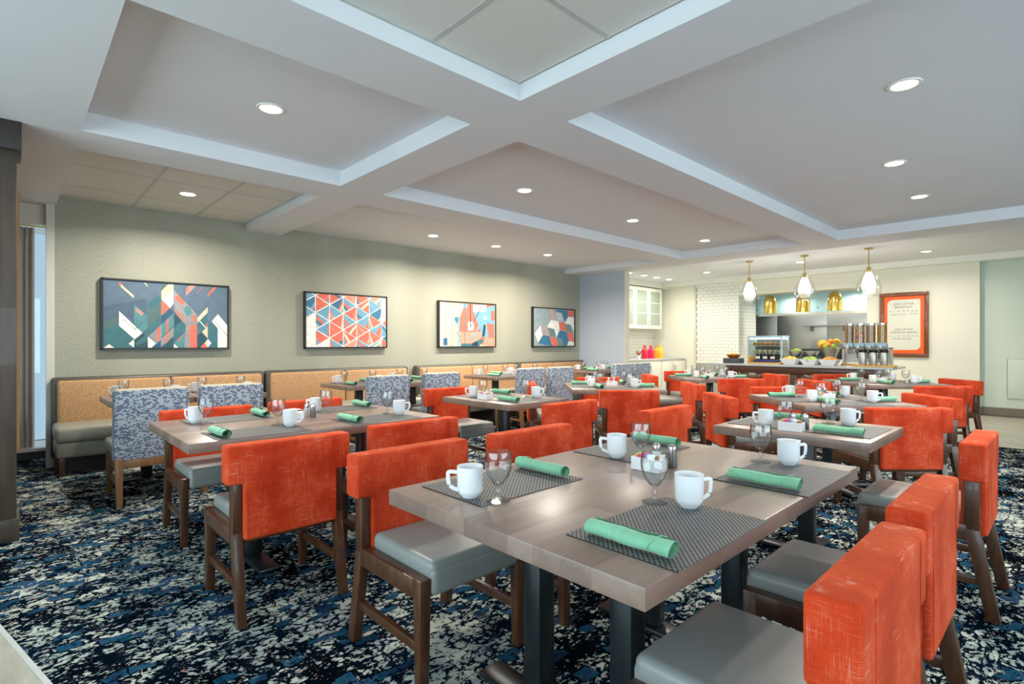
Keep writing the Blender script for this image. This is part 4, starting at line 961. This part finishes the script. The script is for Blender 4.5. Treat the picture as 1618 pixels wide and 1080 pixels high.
def centre(x, y, rz, tname, nsh=2):
    CAD.put((x, y, TZ), rz, f'white sugar caddy with packets on the {tname}', 'sugar caddies')
    c, s = math.cos(rz), math.sin(rz)
    def W(a, l): return (x + a * c - l * s, y + a * s + l * c, TZ)
    SHK.put(W(-.02, .085), 0, f'salt shaker with chrome cap on the {tname}', 'salt shakers')
    if nsh > 1: PEP.put(W(.04, .10), 0, f'pepper shaker with chrome cap on the {tname}', 'pepper shakers')
GC = 'orange chairs at the dining tables'; GT = 'grey wood dining tables'
def chair(x, y, fdeg, seat, tname):
    # (x, y) is the middle of the back's top; the chair origin lies ahead of it
    f = math.radians(fdeg); OC.put((x + .20 * math.cos(f), y + .20 * math.sin(f), 0), f, f'orange chair at the {seat} of the {tname}', GC)
N1 = 'nearest long table'; N2 = 'left-hand long table'; N3 = 'small middle table'; N4 = 'square table behind the middle one'
N5 = 'small table behind the nearest'; N6 = 'square table before the fruit bowls'; N7 = 'far table before the tiles'; N8 = 'far table below the menu'
table('dining_table', 'long grey wood dining table nearest the viewpoint', -1.085, 1.685, .99, 1.52, 0, 'trestle', GT)
table('dining_table', 'long grey wood table in front of the first booth', -3.45, 1.375, 1.0, 1.49, 0, 'trestle', GT)
table('dining_table', 'small grey wood table in mid room before the lattice painting', -3.53, 3.24, .89, .71, 0, 'single', GT)
table('dining_table', 'square table set cornerwise behind the small mid-room table', -3.65, 5.03, 1.0, 1.0, math.radians(46), 'single', GT)
table('dining_table', 'small grey wood table just behind the nearest long table', -1.085, 3.43, .80, .73, 0, 'single', GT)
table('dining_table', 'square table set cornerwise in line with the fruit bowls', -1.47, 5.2, .96, .96, math.radians(47), 'single', GT)
table('dining_table', 'far square table in front of the white tiled wall', -3.63, 7.38, .95, .95, math.radians(45), 'single', GT)
table('dining_table', 'far square table below the menu board', -1.667, 8.05, .98, .98, math.radians(46), 'single', GT)
NL, FL, NR, FR = 'nearer left seat', 'farther left seat', 'nearer right seat', 'farther right seat'
for seat, mx, my, f, bx_, by_ in ((NR, -.735, 1.275, 180, -.29, 1.35), (FR, -.735, 2.08, 180, -.31, 2.07), (NL, -1.375, 1.265, 0, -2.03, 1.30), (FL, -1.40, 2.09, 0, -2.0, 2.03)):
    setting(mx, my, f, seat, N1); chair(bx_, by_, f, seat, N1)
centre(-1.13, 1.80, 0, N1)
for seat, mx, my, f, bx_, by_ in (('camera-side left seat', -3.11, 1.0, 180, -2.585, .98), ('camera-side right seat', -3.12, 1.74, 180, -2.65, 1.73), ('booth-side left seat', -3.76, 1.03, 0, -4.21, 1.02), ('booth-side right seat', -3.78, 1.79, 0, -4.26, 1.74)):
    setting(mx, my, f, seat, N2); chair(bx_, by_, f, seat, N2)
centre(-3.50, 1.36, 0, N2)
for seat, mx, my, f, bx_, by_ in (('right-hand seat', -3.27, 3.24, 180, -2.69, 3.18), ('left-hand seat', -3.80, 3.26, 0, -4.42, 3.28)):
    setting(mx, my, f, seat, N3); chair(bx_, by_, f, seat, N3)
centre(-3.55, 3.03, math.radians(0), N3, 1)
for seat, mx, my, f, bx_, by_ in (('right-hand seat', -.87, 3.43, 180, -.31, 3.45), ('left-hand seat', -1.30, 3.43, 0, -1.99, 3.38)):
    setting(mx, my, f, seat, N5); chair(bx_, by_, f, seat, N5)
centre(-1.09, 3.19, math.radians(0), N5)
def corner_table(cx, cy, name, ch):
    for seat, f in (('front-right seat', 137), ('back-right seat', 227), ('back-left seat', -43), ('front-left seat', 47)):
        a = math.radians(f); setting(cx - .32 * math.cos(a), cy - .32 * math.sin(a), f, seat, name)
        bx_, by_, *ff = ch[seat]; chair(bx_, by_, ff[0] if ff else f, seat, name)
    centre(cx - .03, cy + .04, math.radians(45), name)
corner_table(-3.65, 5.03, N4, {'front-right seat': (-2.96, 4.36), 'back-right seat': (-2.98, 5.66), 'back-left seat': (-4.38, 5.75), 'front-left seat': (-4.31, 4.38)})
corner_table(-1.47, 5.2, N6, {'front-right seat': (-.80, 4.61), 'back-right seat': (-.86, 5.86), 'back-left seat': (-2.13, 5.85), 'front-left seat': (-2.16, 4.56)})
corner_table(-3.63, 7.38, N7, {'front-right seat': (-2.93, 6.82), 'back-right seat': (-3.02, 8.2), 'back-left seat': (-4.42, 8.02), 'front-left seat': (-4.22, 6.72)})
corner_table(-1.667, 8.05, N8, {'front-right seat': (-.95, 7.2), 'back-right seat': (-.98, 8.68), 'back-left seat': (-2.42, 8.78), 'front-left seat': (-2.22, 7.22)})
# booth tables and patterned chairs
GB = 'small tables along the booths'
ORD = ('first', 'second', 'third', 'fourth')
for i, pr_ in enumerate((((.92, .62), (1.55, .62)), ((3.10, .64), (3.86, .64)), ((5.40, .64), (6.06, .64)), ((7.75, .62), (8.4, .5)))):
    for k, (yc, sy_) in enumerate(pr_):
        side = ('left', 'right')[k]; nm = f'{side} table of the {ORD[i]} booth'
        x0 = (-6.24, -6.36, -6.44, -6.44)[i]; xc = x0 + .36
        table('booth_table', f'small grey wood {nm}, beside a patterned chair', xc, yc, .74, sy_, 0, 'single', GB)
        setting(xc - .19, yc + .0, 0, 'booth-side seat', nm); 
        if sy_ > .55: setting(xc + .19, yc + .0, 180, 'chair-side seat', nm)
        if k == 0: CAD.put((xc, yc + .25, TZ), 0, f'white sugar caddy with packets on the {nm}', 'sugar caddies')
for x, y, i, k in ((-5.0, .83, 0, 0), (-5.03, 1.42, 0, 1), (-5.19, 3.07, 1, 0), (-5.23, 3.82, 1, 1), (-5.33, 5.47, 2, 0), (-5.28, 6.06, 2, 1), (-5.36, 7.78, 3, 0), (-5.38, 8.38, 3, 1)):
    BC.put((x - .26, y, 0), pi, f'blue and grey patterned chair at the {("left", "right")[k]} table of the {ORD[i]} booth', 'patterned chairs along the booths')
